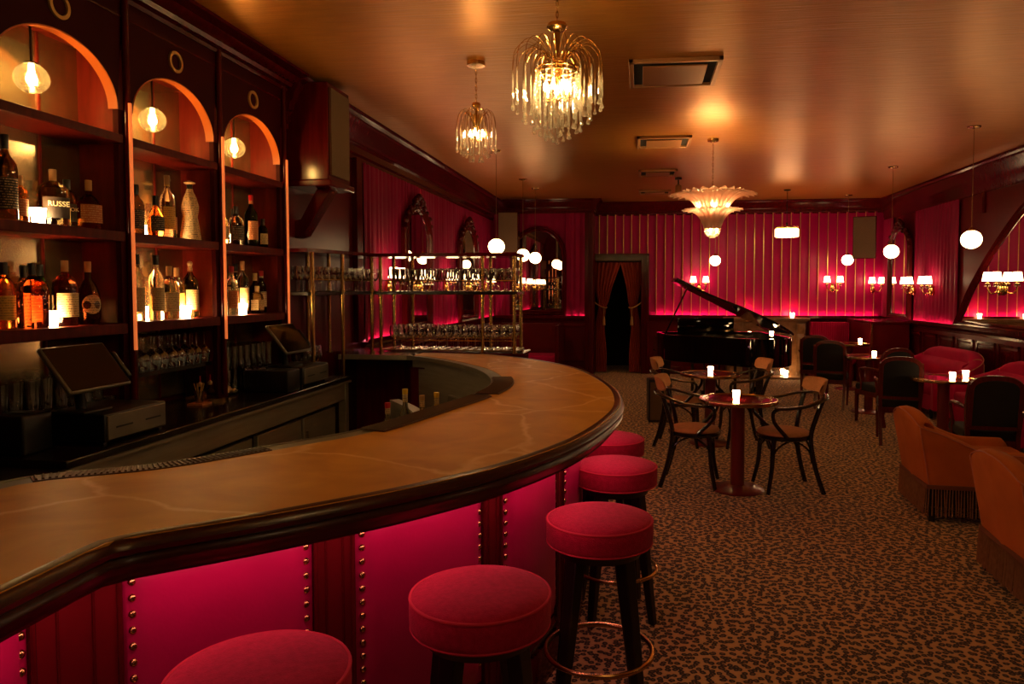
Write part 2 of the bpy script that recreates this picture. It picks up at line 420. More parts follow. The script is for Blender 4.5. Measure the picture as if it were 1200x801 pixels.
# left wall: recessed behind the back bar, forward beyond it
wl = MB().box(-3.25, -2.97, YF, 5.32, 0, CZ).box(-3.25, XL, 5.32, 13.35, 0, CZ)
struct('wall_left', wl, M['redpanel'])
struct('wall_right', MB().box(XR, XR+.15, YF, YB+.1, 0, CZ), M['redpanel'])
struct('wall_front', MB().box(-3.25, XR+.15, YF-.15, YF, 0, CZ), M['redpanel'])
# back wall with doorway, and the shallow block left of it
DX0, DX1, DZ = -.86, .02, 2.14
wb = MB().box(-3.25, DX0, 13.35, YB+.12, 0, CZ)
wb.box(DX0, DX1, YB, YB+.12, DZ, CZ).box(DX1, XR+.15, YB, YB+.12, 0, CZ).box(DX0-.12, DX0, 13.9, YB+.12, 0, CZ)
struct('wall_back', wb, M['redpanel'])
struct('wall_corridor', MB().box(DX0-.3, DX1+.3, YB+1.4, YB+1.45, 0, CZ).box(DX0-.3, DX0-.25, YB+.12, YB+1.4, 0, CZ)
       .box(DX1+.25, DX1+.3, YB+.12, YB+1.4, 0, CZ), M['void'])

def pleatwall(name, x0, x1, y, z0, z1, pitch, parent=None, depth=.028):
    f = MB(); g = MB(); n = round((x1-x0)/pitch); p = (x1-x0)/n
    for i in range(n):
        a = x0+i*p
        pr = [(a,y-.002),(a,y-depth),(a+p*.12,y-depth),(a+p*.45,y-depth*.45),(a+p*.8,y-.006),(a+p,y-.002)]
        f.grid(lambda u, v, pr=pr: (pr[round(u*5)][0], pr[round(u*5)][1], z0+(z1-z0)*v), 6, 2)
        g.tube([(a, y-depth-.003, z0), (a, y-depth-.003, z1)], .0075, 6)
    o = struct(name, f, M['pink'], parent, angle=60); obj('gold_piping', g, M['gold'], o)
    return o
pleatwall('trim_20', .14, XR-.02, YB, 1.10, 3.02, .163)
pleatwall('trim_21', -.93, .14, YB, 2.24, 3.02, .163)

def mould(name, prof, segs, mat=None):
    """prof: (out, z) pairs. segs: (x0,y0,x1,y1,nx,ny) straight runs with outward normal"""
    m = MB()
    for (x0,y0,x1,y1,nx,ny) in segs:
        m.loft([[(x+nx*o, y+ny*o, z) for o, z in prof] for x, y in ((x0,y0),(x1,y1))])
    return struct(name, m, mat or M['wood'])
CORN = [(0,2.86),(.03,2.86),(.03,2.90),(.05,2.92),(.05,2.98),(.075,3.0),(.085,3.05),(.11,3.08),(.12,3.13),(.15,3.16),(.16,3.2),(.2,3.22),(.21,CZ-.001),(0,CZ-.001)]
CORN2 = [(o*.62, z) for o, z in CORN]
mould('trim_1', CORN, [(XL,5.32,XL,13.34,1,0)])
mould('trim_2', CORN2, [(XR,YF,XR,YB,-1,0)])
CB = [(o*.75, 3.0+(z-2.86)*.64) for o, z in CORN]
mould('trim_3', CB, [(-.86,YB,XR,YB,0,-1)])
mould('trim_4', CB, [(XL,13.34,-.84,13.34,0,-1), (-.86,13.2,-.86,YB,1,0)])
# chair rails
RAIL = [(0,1.0),(.02,1.0),(.025,1.03),(.05,1.05),(.06,1.07),(.085,1.075),(.088,1.122),(.080,1.122),(.078,1.092),(0,1.092)]
mould('trim_5', RAIL, [(XR,YF,XR,YB,-1,0)])
mould('trim_6', RAIL, [(.14,YB,XR,YB,0,-1)])
mould('trim_7', RAIL, [(XL,13.34,-.93,13.34,0,-1)])
mould('trim_8', RAIL, [(XL,6.9,XL,13.34,1,0)])
BASE = [(0,0),(.03,0),(.03,.12),(.02,.15),(0,.16)]
mould('baseboard_right', BASE, [(XR,YF,XR,YB,-1,0)])
mould('baseboard_back', BASE, [(.14,YB,XR,YB,0,-1),(XL,13.34,-.93,13.34,0,-1)])
mould('baseboard_left', BASE, [(XL,5.6,XL,13.34,1,0)])
# wainscot panels, raised fields
w = MB()
y = YF+.3
def raised(m, x, y0, y1, z0, z1, s):
    for (a,b,c,d) in ((y0,y1,z0,z0+.03),(y0,y1,z1-.03,z1),(y0,y0+.03,z0,z1),(y1-.03,y1,z0,z1)):
        m.box(min(x,x+s*.018), max(x,x+s*.018), a, b, c, d)
    m.box(min(x,x+s*.010), max(x,x+s*.010), y0+.06, y1-.06, z0+.06, z1-.06)
while y < 13.4:
    raised(w, XR, y, y+.50, .26, .94, -1); y += .60
struct('trim_9', w, M['wood'])
w = MB()
y = 7.2
while y < 12.9:
    raised(w, XL, y, y+.50, .26, .94, 1); y += .60
struct('trim_10', w, M['wood'])
# upper wood panelling on the right wall and the plain bay beside the back bar
w = MB()
for a in (-2.4, .0, 2.2, 3.6): w.box(XR-.03, XR, a, a+.08, 1.1, 2.88)
for a in (9.0, 10.05): w.box(XR-.025, XR, a, a+.06, 2.6, 2.88)
struct('trim_11', w, M['wood'])
struct('trim_12', MB().box(XL, XL+.05, 6.72, 6.86, 1.1, 2.88).box(-1.0,-.94,13.24,13.34,0,3.0), M['wood'])
w = MB()
for a,b in ((-2.3,-1.5),(-1.4,-.98)):
    for (x0,x1,z0,z1) in ((a,b,.26,.29),(a,b,.91,.94),(a,a+.03,.26,.94),(b-.03,b,.26,.94)): w.box(x0,x1,13.32,13.345,z0,z1)
struct('trim_13', w, M['wood'])
# led strips hidden on the rail ledges
for i, (a, o) in enumerate((((.30,YB-.070,XR-.1,YB-.070), 0), )):
    struct('trim_14', MB().box(.3, XR-.15, YB-.072, YB-.060, 1.0925, 1.098), M['ledwall'])
struct('trim_15', MB().box(XL+.058, XL+.070, 7.0, 13.2, 1.0925, 1.098), M['ledwall'])
struct('trim_16', MB().box(-1.30, -.98, 13.282, 13.294, 1.0925, 1.098), M['ledwall'])
struct('trim_17', MB().box(XR-.070, XR-.058, 10.9, 12.4, 1.0925, 1.098), M['ledwall'])

# doorway: frame, header
d = MB()
for (x0,x1,z0,z1) in ((DX0-.13,DX0,0,DZ+.1),(DX1,DX1+.13,0,DZ+.1),(DX0,DX1,DZ,DZ+.1)):
    d.box(x0,x1,YB-.07,YB+.12,z0,z1)
for (x0,x1,z0,z1) in ((DX0-.15,DX0-.10,0,DZ+.14),(DX1+.10,DX1+.15,0,DZ+.14),(DX0-.15,DX1+.15,DZ+.09,DZ+.14)):
    d.box(x0,x1,YB-.095,YB-.06,z0,z1)
struct('door_1', d, M['wood'], bevel=.006)

# ------------------------------------------------------------------ drapes
def drape(name, label, group, p0, p1, z0, z1, amp, pitch, nrm, seed, mat='drape', flare=0):
    random.seed(seed); L = math.hypot(p1[0]-p0[0], p1[1]-p0[1]); n = int(L/pitch*8); ph = [random.uniform(-1,1) for _ in range(60)]
    tx, ty = (p1[0]-p0[0])/L, (p1[1]-p0[1])/L
    def fn(u, v):
        s = u*L; k = s/pitch*2*PI
        w = sin(k+1.3*sin(s*2.1+seed)+.25*sin(v*4+s*5)) + .35*sin(k*2.3+seed)
        a = amp*(.75+.5*(1-v))*w*(.7+.3*sin(s*3.7+seed))
        return (p0[0]+tx*s+nrm[0]*(amp*1.5+a), p0[1]+ty*s+nrm[1]*(amp*1.5+a), z0+(z1-z0)*v)
    o = obj(name, MB().grid(fn, n, 8), M[mat], angle=80)
    return tag(o, label, 'curtain', group)
drape('wall_curtain', 'long crimson pleated curtain on the left wall behind the glass rack', None, (XL+.01,6.9), (XL+.01,13.3), 1.10, 2.862, .022, .115, (1,0), 3)
drape('wall_curtain', 'crimson curtain on the right wall between corner mirror and wood panelling', None, (XR-.01,10.78), (XR-.01,12.38), 1.10, 2.862, .018, .13, (-1,0), 5)
drape('wall_curtain', 'dark crimson curtain in the far right corner above the booth partition', None, (XR-.01,13.42), (XR-.01,13.90), 1.10, 2.862, .016, .11, (-1,0), 6)
drape('wall_curtain', 'crimson fabric panel between the arched mirror and the doorway', None, (-1.36,13.33), (-1.01,13.33), 1.115, 3.0, .022, .12, (0,-1), 8)
drape('wall_curtain', 'dark fabric panel above and left of the arched mirror near the doorway', None, (-2.72,13.35), (-1.37,13.35), 1.115, 3.0, .012, .12, (0,-1), 9)

# doorway curtains tied back
def door_curtain(side):
    left = side < 0
    root = thing('door_curtain', 'rust red doorway curtain tied back to the '+('left' if left else 'right')+' of the dark opening', 'curtain', (0,0,0))
    wmax = .50 if left else .40; xe = DX0+.005 if left else DX1-.005; s = 1 if left else -1
    def width(z):
        if z > 1.28: return .15 + (wmax-.15)*((z-1.28)/(DZ-1.28))**.85
        return .15 + .07*sm(1.28, .3, z) if z < 1.28 else .15
    def inner0(z):  # offset of outer edge from the jamb
        return .0 + .06*math.exp(-((z-1.28)/.25)**2)
    def fn(u, v):
        z = .02 + (DZ-.04)*v; w_ = width(z); x = inner0(z)+u*w_
        amp = .018 + .012*(1-u)
        yy = YB+.02 + amp*sin(u*2*PI*6 + .5*sin(v*5)) * (.6+.4*w_/wmax)
        return (xe+s*x, yy, z)
    obj('drape', MB().grid(fn, 70, 50), M['doorcurt'], root, angle=80)
    pts = [(xe+s*(-.01), YB-.02, 1.36), (xe+s*.05, YB-.03, 1.31), (xe+s*.12, YB-.035, 1.27), (xe+s*.20, YB-.02, 1.25), (xe+s*.225, YB+.03, 1.26)]
    t = obj('tieback_rope', MB().tube(catmull(pts, 6), .012, 8), M['rope'], root)
    px = xe+s*.17
    obj('tassel', MB().tube([(px,YB-.04,1.26),(px,YB-.045,1.08)], .006, 6).lathe([(.002,.0),(.022,-.01),(.018,-.035),(.024,-.05),(.03,-.17),(.002,-.172)], 12, (px,YB-.045,1.09)), M['rope'], t)
    return root
door_curtain(-1); door_curtain(1)

# ------------------------------------------------------------------ wall mirrors
def arch_pts(w, z0, zs, zt, n=24):
    """outline centred on 0: up from z0, elliptical top"""
    pts = [(-w/2, z0)]
    for i in range(n+1):
        a = PI - PI*i/n; pts.append((w/2*cos(a), zs+(zt-zs)*sin(a)))
    pts.append((w/2, z0)); return pts
def frame_ring(outer, prof):
    """closed outline (2d u,z); prof list of (inset, out) -> loft along the outline; returns rings of (u,z,out)"""
    n = len(outer); rings = []
    for i in range(n):
        a = Vector(outer[i-1]); b = Vector(outer[i]); c = Vector(outer[(i+1)%n])
        d1 = (b-a).normalized(); d2 = (c-b).normalized(); t = (d1+d2)
        t = t.normalized() if t.length > 1e-6 else d1
        nn = Vector((t.y, -t.x)); k = 1/max(.5, nn.dot(Vector((d1.y,-d1.x))))
        rings.append([(b.x+nn.x*k*ins, b.y+nn.y*k*ins, out) for ins, out in prof])
    return rings
def wall_mirror(name, label, axis, pos, u0, w, z0, zs, zt, fw=.07, ornate=False, sgn=1, glassy='mirror2'):
    """axis 'x': mirror on a wall of constant x (u=y); 'y': constant y (u=x). sgn = direction into the room"""
    root = thing(name, label, 'mirror')
    def P(u, z, o): return (pos+sgn*o, u0+u, z) if axis == 'x' else (u0+u, pos+sgn*o, z)
    out = arch_pts(w, z0, zs, zt)
    gp = arch_pts(w-.02, z0+.01, zs, zt-.01)
    m = MB(); n = len(gp); m.add([P(u,z,.03) for u,z in gp]+[P(u,z,.0) for u,z in gp], [tuple(range(n)), tuple(range(2*n-1,n-1,-1))]+[(i,(i+1)%n,(i+1)%n+n,i+n) for i in range(n)])
    obj('mirror_glass', m, M[glassy], root, angle=20)
    prof = [(0,0),(0,.045),(fw*.15,.065),(fw*.4,.05),(fw*.6,.07),(fw*.85,.05),(fw,.032),(fw,0)]
    f = MB(); f.loft([[P(*q) for q in r] for r in frame_ring(out, prof)], True, False, True)
    if ornate:
        k = 0
        for i in range(2, n-3, 2):
            u, z = out[i]; f.ball(P(u*1.02, z+.01, .05), .034 if k%2 else .026, 10, 6); k += 1
        for q in range(5):
            f.ball(P((q-2)*.07, zt+.035+.03*(2-abs(q-2)), .05), .042, 10, 6)
    obj('frame', f, M['wood'], root)
    return root
wall_mirror('arched_wall_mirror', 'carved arched mirror on the left curtain, nearer the bar', 'x', XL+.075, 8.46, 1.05, 1.12, 2.25, 2.62, .09, True, 1)
wall_mirror('arched_wall_mirror', 'carved arched mirror on the left curtain, nearer the far corner', 'x', XL+.075, 11.05, 1.15, 1.12, 2.2, 2.6, .09, True, 1)
wall_mirror('arched_wall_mirror', 'round topped mirror left of the curtained doorway', 'y', 13.30, -1.87, 1.05, 1.14, 2.22, 2.76, .085, False, -1)
wall_mirror('arched_wall_mirror', 'carved arched mirror in the far right corner above the booth', 'x', XR-.06, 12.90, 1.0, 1.12, 2.25, 2.66, .08, True, -1)
# great arched mirror on the right wall
root = thing('great_arched_mirror', 'wide arched mirror on the right wall reflecting gold stripes', 'mirror')
half = [(3.2,1.125),(2.99,1.36),(2.78,1.60),(2.43,1.91),(2.14,2.135),(1.80,2.37),(1.4,2.60),(.95,2.74),(.45,2.815),(0,2.835)]
hp = [tuple(q)[:2] for q in catmull([(a,b,0) for a,b in half], 4)]
op = [(-a,b) for a,b in hp] + [(a,b) for a,b in hp[::-1][1:]]
op = [(u,z) for u,z in op]
U0 = 7.6; xx = XR-.012
gm = MB(); n = len(op); gm.add([(xx-.015,U0+u,z) for u,z in op]+[(XR-.001,U0+u,z) for u,z in op], [tuple(range(n)),tuple(range(2*n-1,n-1,-1))]+[(i,(i+1)%n,(i+1)%n+n,i+n) for i in range(n)])
obj('mirror_glass', gm, M['mirror2'], root, angle=20)
f = MB(); prof = [(-.02,0),(-.02,.05),(.0,.07),(.025,.05),(.045,.06),(.07,.03),(.07,0)]
f.loft([[(XR-.002-o, U0+u, z) for u,z,o in r] for r in frame_ring(op, prof)], True, False, True)
obj('frame', f, M['wood'], root)

# ------------------------------------------------------------------ ceiling cassettes and track lamp
def vent(x0, x1, y0, y1, label):
    r = thing('ceiling_vent', label, 'vent', ((x0+x1)/2,(y0+y1)/2,CZ), 0, 'ceiling vents')
    hx, hy = (x1-x0)/2, (y1-y0)/2; t = .035
    m = MB()
    for (a,b,c,d) in ((-hx,hx,-hy,-hy+t),(-hx,hx,hy-t,hy),(-hx,-hx+t,-hy,hy),(hx-t,hx,-hy,hy)): m.box(a,b,c,d,-.03,0)
    obj('frame', m, M['ventframe'], r, bevel=.004)
    obj('panel', MB().box(-hx+.10,hx-.10,-hy+.09,hy-.09,-.035,-.025), M['ventplate'], r, bevel=.004)
    obj('recess', MB().box(-hx+t,hx-t,-hy+t,hy-t,-.006,0), M['void'], r)
vent(-.09,.57,5.25,5.92,'square ceiling vent nearest the big chandelier')
vent(-.04,.54,7.90,8.46,'ceiling vent in the middle of the row, beside the petal chandelier canopy')
vent(-.03,.50,10.1,10.6,'third ceiling vent back, before the spotlight')
vent(-.03,.50,12.2,12.6,'farthest ceiling vent above the doorway end of the room')
r = thing('track_spotlight', 'small ceiling spotlight beside the petal chandelier', 'spotlight', (.55,10.9,CZ))
obj('mount', MB().cyl(0,0,-.03,0,.05).tube([(0,0,-.03),(0,0,-.12)],.01), M['darkmetal'], r)
hd = obj('head', MB().lathe([(.02,-.10),(.045,-.12),(.045,-.24),(.05,-.245)], 16), M['ventplate'], r)
obj('lens', MB().lathe([(.001,-.243),(.04,-.245),(.04,-.249),(.001,-.249)], 16), M['spot'], r)

# ------------------------------------------------------------------ speakers
def speaker(label, loc, rz, w, d, h, tilt=0):
    r = thing('wall_speaker', label, 'speaker', loc, rz)
    r.rotation_euler = (tilt,0,rz)
    obj('cabinet', MB().box(-w/2,w/2,0,d,-h/2,h/2), M['wood'], r, bevel=.008)
    obj('grille', MB().box(-w/2+.012,w/2-.012,-.012,.0,-h/2+.012,h/2-.012), M['grille'], r, bevel=.004)
    return r
r = speaker('brown grilled loudspeaker above the arched mirror near the doorway', (-2.34,12.78,2.62), .05, .36, .30, .72, .05)
obj('bracket', MB().tube([(0,.3,.1),(0,.54,.1)], .02), M['darkmetal'], r)
r = speaker('brown grilled loudspeaker in the far right corner above the booth', (3.70,12.70,2.47), -.32, .36, .30, .70, .06)
obj('bracket', MB().tube([(0,.3,.1),(-.1,1.2,.1)], .02), M['darkmetal'], r)
r = thing('boxed_speaker', 'tall mahogany speaker box on a bracket beyond the back bar', 'speaker')
obj('cabinet', MB().box(XL,-2.40,5.40,5.82,2.47,3.22), M['wood'], r, bevel=.006)
obj('grille', MB().box(-2.402,-2.385,5.435,5.785,2.51,3.18), M['grille'], r)
obj('base_shelf', MB().box(XL,-2.37,5.38,5.85,2.42,2.47), M['wood'], r, bevel=.01)
obj('bracket', MB().prism([(-2.56,2.42),(-2.44,2.42),(-2.68,2.05),(XL,2.03),(XL,2.17),(-2.70,2.18)], 5.54, 5.68, 'y'), M['wood'], r, bevel=.005)
# ------------------------------------------------------------------ back bar cabinets
XF = -2.70; XBK = -2.945
SH = {'upper':2.43, 'middle':1.925, 'lower':1.445}
names = ['nearest the left edge', 'in the middle', 'nearest the boxed speaker']
bayY = [(2.70,3.555),(3.555,4.41),(4.41,5.265)]
for bi, (y0, y1) in enumerate(bayY):
    cy = (y0+y1)/2
    root = thing('back_bar_cabinet', 'arched wooden back bar bottle cabinet, '+names[bi], 'cabinet', (0,0,0), 0, 'arched back bar cabinets')
    # arched face
    m = MB(); hw = .375; zs = 2.56; zt = 2.835; n = 28
    L_ = y0+.0; R_ = y1
    arc = [(cy-hw*cos(PI*i/n), zs+(zt-zs)*sin(PI*i/n)) for i in range(n+1)]
    arc = [(a, b) for a, b in arc]
    top = [(L_+(R_-L_)*i/n, 3.20) for i in range(n+1)]
    vs = [(XF,a,b) for a,b in arc]+[(XF,a,b) for a,b in top]+[(XF-.03,a,b) for a,b in arc]+[(XF-.03,a,b) for a,b in top]
    fs = []; k = n+1
    for i in range(n):
        fs.append((i,i+1,k+i+1,k+i)); fs.append((2*k+i,2*k+i+1,3*k+i+1,3*k+i)); fs.append((i,i+1,2*k+i+1,2*k+i)); fs.append((k+i,k+i+1,3*k+i+1,3*k+i))
    m.add(vs, fs)
    m.box(XF-.03,XF,L_,cy-hw,1.30,zs).box(XF-.03,XF,cy+hw,R_,1.30,zs) 
    m.box(XF-.03,XF-.001,L_,L_+.055,.92,1.30).box(XF-.03,XF-.001,R_-.055,R_,.92,1.30)
    obj('arched_face', m, M['facewood'], root, angle=30)
    # pale edge inside the arch
    e = MB(); e.loft([[(XF+.004,a,b),(XF-.05,a,b),(XF-.05,cy+(a-cy)*.985,zs+(b-zs)*.975),(XF+.004,cy+(a-cy)*.985,zs+(b-zs)*.975)] for a,b in arc])
    obj('arch_edging', e, M['archtrim'], root)
    s = MB()
    for yy in (y0+.002, y1-.032): s.box(XBK,XF-.03,yy,yy+.03,.93,2.90)
    s.box(XBK,XF-.03,y0,y1,2.885,2.91)
    obj('side_panels', s, M['cabwood'], root)
    obj('back_mirror', MB().box(XBK-.01,XBK,y0+.03,y1-.03,.95,2.885), M['mirror'], root)
    mu = MB()
    for q in (.33,.66): mu.box(XBK,XBK+.008,y0+(y1-y0)*q-.006,y0+(y1-y0)*q+.006,.95,2.885)
    obj('mirror_bead', mu, M['cabwood'], root)
    for z, t in ((2.43,.045),(1.925,.05),(1.445,.055)):
        obj('shelf', MB().box(XBK,XF+.012,y0+.032,y1-.032,z-t,z), M['shelfwood'], root, bevel=.004)
    obj('ring_ornament', (lambda r_: r_)(MB()).loft([[(XF+.001,cy+.062*cos(a),2.945+.062*sin(a)),(XF+.012,cy+.062*cos(a),2.945+.062*sin(a)),(XF+.012,cy+.045*cos(a),2.945+.045*sin(a)),(XF+.001,cy+.045*cos(a),2.945+.045*sin(a))] for a in [2*PI*i/32 for i in range(32)]], True, False, True), M['ringgold'], root)
    p = MB().tube([(XF+.012,y1,.94),(XF+.012,y1,3.16)], .018, 10)
    obj('corner_bead', p, M['wood'], root)
    obj('glowing_trim', MB().tube([(XF+.030,y1-.002,1.30),(XF+.030,y1-.002,2.60)], .0095, 10), M['copperglow'], root)  # metal edge trim, its reflected bar light put in as a glow
    obj('fascia', MB().box(XF-.03,XF+.006,y0,y1,3.04,3.05).box(XF-.03,XF+.02,y0,y1,3.15,3.2), M['wood'], root)
# cornice of the back bar
CC = [(-.03,3.13),(.01,3.13),(.02,3.15),(.05,3.16),(.06,3.185),(.10,3.20),(.12,3.225),(.19,3.235),(.20,CZ-.001),(-.03,CZ-.001)]
mould('trim_18', CC, [(XF,YF,XF,5.32,1,0)])
# a last stretch of cabinet wall out of the frame, toward the viewer
struct('trim_19', MB().box(XBK-.02, XF, YF, 2.69, 0, CZ-.01), M['facewood'])

# globe pendants inside the arches
def bay_pendant(y, label):
    r = thing('cabinet_pendant', label, 'pendant lamp', (-2.815,y,2.884), 0, 'globe pendants inside the back bar arches')
    obj('canopy', MB().cyl(0,0,-.022,0,.075), M['brass'], r, bevel=.003)
    obj('stem', MB().cyl(0,0,-.205,-.02,.005,seg=10), M['darkmetal'], r)
    obj('cap', MB().lathe([(.008,-.203),(.028,-.208),(.034,-.216)], 20), M['darkmetal'], r)
    obj('glass_globe', MB().ball((0,0,-.28), .074, 28, 18, .93), M['clearglobe'], r)
    obj('bulb', MB().lathe([(.002,-.315),(.018,-.302),(.024,-.284),(.014,-.255),(.010,-.215)], 14), M['bulb_c'], r)
bay_pendant(3.09,'clear globe pendant under the arch nearest the left edge')
bay_pendant(3.935,'clear globe pendant under the middle arch')
bay_pendant(4.79,'clear globe pendant under the arch nearest the boxed speaker')

# ------------------------------------------------------------------ back counter
root = thing('back_counter', 'dark topped stainless back counter with refrigerator doors', 'counter')
obj('worktop', MB().prism([(XBK,2.67),(-2.325,2.67),(-2.325,5.62),(-2.745,5.62),(-2.745,5.315),(XBK,5.315)],.885,.92), M['darkwood'], root, bevel=.006)
obj('apron', MB().box(-2.37,-2.345,2.68,5.60,.735,.885), M['steel'], root, bevel=.003)
obj('end_panel', MB().box(XBK,-2.35,2.685,2.70,.06,.885), M['steeldark'], root)
obj('edge_strip', MB().box(-2.345,-2.322,2.66,5.62,.868,.884), M['steel'], root)
obj('carcass', MB().box(XBK,-2.42,2.70,5.31,.06,.735).box(-2.745,-2.42,5.31,5.54,.06,.735), M['black'], root)
for ya in (2.70,5.54): obj('corner_post', MB().box(-2.40,-2.34,ya,ya+.06,0,.885), M['steel'], root, bevel=.003)
for a, b in ((2.85,3.58),(3.62,4.20),(4.27,4.86),(4.90,5.44)):
    d = obj('refrigerator_door', MB().box(-2.42,-2.385,a,b,.12,.70), M['steel'], root, bevel=.006)
    obj('door_handle', MB().box(-2.385,-2.372,a+.03,a+.05,.3,.6), M['steeldark'], d, bevel=.003)
obj('plinth', MB().box(XBK,-2.5,2.8,5.3,0,.06), M['black'], root)

# ------------------------------------------------------------------ the bar
OC = [(-1.185,1.36),(-1.183,1.455),(-1.165,1.492),(-1.094,1.555),(-.956,1.672),(-.79,1.833),(-.613,2.027),(-.412,2.313),(-.224,2.747),(-.115,3.274),(-.097,3.707),(-.173,4.295),(-.416,5.09),(-.724,5.593),(-1.163,6.04),(-1.45,6.18),(-1.9,6.22)]
outer = [Vector((-1.185,YF+2.0,0)), Vector((-1.185,.4,0))] + catmull([(a,b,0) for a,b in OC], 6)
IC = [(-1.812,1.70),(-1.80,1.835),(-1.735,1.93),(-1.474,2.108),(-1.223,2.468),(-1.043,2.759),(-.909,3.288),(-.80,3.80),(-.813,4.332),(-1.032,4.957),(-1.40,5.50),(-1.72,5.83),(-1.9,5.95)]
inner = [Vector((-1.812,YF+2.0,0)), Vector((-1.812,.4,0))] + catmull([(a,b,0) for a,b in IC], 6)
class Path:
    def __init__(s, P):
        s.P = [Vector((p[0],p[1],0)) for p in P]; s.S = [0]
        for a, b in zip(s.P, s.P[1:]): s.S.append(s.S[-1]+(b-a).length)
        s.L = s.S[-1]
    def at(s, q):
        q = max(0, min(s.L, q))
        for i in range(len(s.P)-1):
            if q <= s.S[i+1]: break
        t = (q-s.S[i])/max(1e-9, s.S[i+1]-s.S[i]); p = s.P[i].lerp(s.P[i+1], t)
        e = .03
        def raw(q):
            q = max(0, min(s.L, q)); 
            for i in range(len(s.P)-1):
                if q <= s.S[i+1]: break
            t = (q-s.S[i])/max(1e-9, s.S[i+1]-s.S[i]); return s.P[i].lerp(s.P[i+1], t)
        d = (raw(q+e)-raw(q-e)).normalized()
        return p, d, Vector((d.y,-d.x,0))
    def near(s, x, y):
        best = None
        for k in range(int(s.L/.01)):
            p, _, _ = s.at(k*.01); d = (p.x-x)**2+(p.y-y)**2
            if best is None or d < best[0]: best = (d, k*.01)
        return best[1]
PO = Path(outer); PI_ = Path(inner)
def offset_path(P, d, step=.04, lim=True):
    out = []; k = 0; base = [P.at(q*.03)[0] for q in range(int(P.L/.03)+1)]
    while k*step <= P.L:
        p, t, n = P.at(k*step); q = p+n*d; k += 1
        if lim and min((q-b).length for b in base) < abs(d)*.975: continue
        out.append(q)
    return Path(out)
root = thing('bar', 'long curved bar with amber marble top and studded magenta leather panels', 'bar')
# marble slab: outline outer + inner reversed
o2 = [PO.at(q)[0] for q in [i*PO.L/110 for i in range(111)]]
i2 = [PI_.at(q)[0] for q in [i*PI_.L/110 for i in range(111)]]
m = MB(); m.loft([[(a.x-.0,a.y,1.06),(a.x,a.y,1.035),(b.x,b.y,1.035),(b.x,b.y,1.06)] for a, b in zip(o2, i2)])
# use true edge rings on the outside for the marble nosing
obj('marble_top', m, M['marble'], root, angle=30)
edge = [(-.03,1.061),(-.004,1.061),(.004,1.055),(.012,1.05),(.018,1.038),(.014,1.026),(.004,1.02),(.010,1.012),(.012,1.0),(.002,.985),(-.012,.975),(-.02,.962),(-.05,.958),(-.05,1.03)]
def sweep(P, prof, n=150, s0=0, s1=None):
    s1 = P.L if s1 is None else s1; rings = []
    for i in range(n+1):
        p, t, nn = P.at(s0+(s1-s0)*i/n); rings.append([(p.x+nn.x*o, p.y+nn.y*o, z) for o, z in prof])
    return MB().loft(rings)
obj('edge_moulding', sweep(PO, edge), M['barwood'], root)
BP = offset_path(PO, -.22)
obj('front_body', sweep(BP, [(0,.0),(0,.965),(-.10,.965),(-.10,0)], 150), M['redpanel'], root)
obj('plinth', sweep(BP, [(0,0),(.03,0),(.03,.13),(.02,.15),(0,.15)], 150), M['wood'], root)
obj('soffit', sweep(PO, [(-.02,.955),(-.36,.955),(-.36,.965),(-.02,.965)], 150), M['wood'], root)
obj('led_strip', sweep(PO, [(-.075,.951),(-.087,.951),(-.087,.956),(-.075,.956)], 120, 1.0, PO.L-.5), M['led'], root)
cs = BP.near(-1.40,1.53)
s = BP.near(-1.31,1.67)
bounds = [(cs-1.20,cs-.72),(cs-.58,cs-.06)]
q = s
e2 = BP.near(-.955,1.985); bounds.append((s,e2))
s2 = BP.near(-.86,2.08); e3 = BP.near(-.575,2.505); bounds.append((s2,e3)); q = e3+.115
for k in range(6):
    bounds.append((q,q+.50)); q += .615
for pi_, (a, b) in enumerate(bounds):
    if b > BP.L: break
    def fn(u, v, a=a, b=b):
        p, t, n = BP.at(a+(b-a)*u); z = .22+(.945-.22)*v
        e = min(u,1-u)*(b-a); e2_ = min(v,1-v)*.72; puff = .022*sm(0,.05,e)*sm(0,.05,e2_)+.004
        return (p.x+n.x*puff, p.y+n.y*puff, z)
    pan = obj('leather_panel', MB().grid(fn, 26, 26), M['leather'], root, angle=80)
    # brass studs along the panel border
    st = MB().lathe([(.0108,0),(.0102,.004),(.0065,.0075),(.0005,.009)], 12); proto = None
    pts = []
    W = b-a; nx = max(4, round((W-.05)/.042)); nz = 16
    for i in range(nx+1): pts.append((a+.022+(W-.044)*i/nx, .925))
    for i in range(1, nz): pts += [(a+.022,.925-.042*i),(b-.022,.925-.042*i)]
    for (q_, z) in pts:
        p, t, n = BP.at(q_); Mx = Matrix((( t.x,0,n.x,p.x+n.x*.012),(t.y,0,n.y,p.y+n.y*.012),(0,1,0,z),(0,0,0,1)))
        if proto is None: proto = obj('stud', st, M['brass'], pan); o = proto
        else: o = proto.copy(); C.objects.link(o)
        o.matrix_basis = Mx
    # frame bead round the panel
    obj('panel_bead', sweep(BP, [(0,.17),(.016,.17),(.02,.19),(.008,.21),(0,.21)], 14, a, b), M['wood'], root)
gaps = [(bounds[i][1], bounds[i+1][0]) for i in range(len(bounds)-1)]
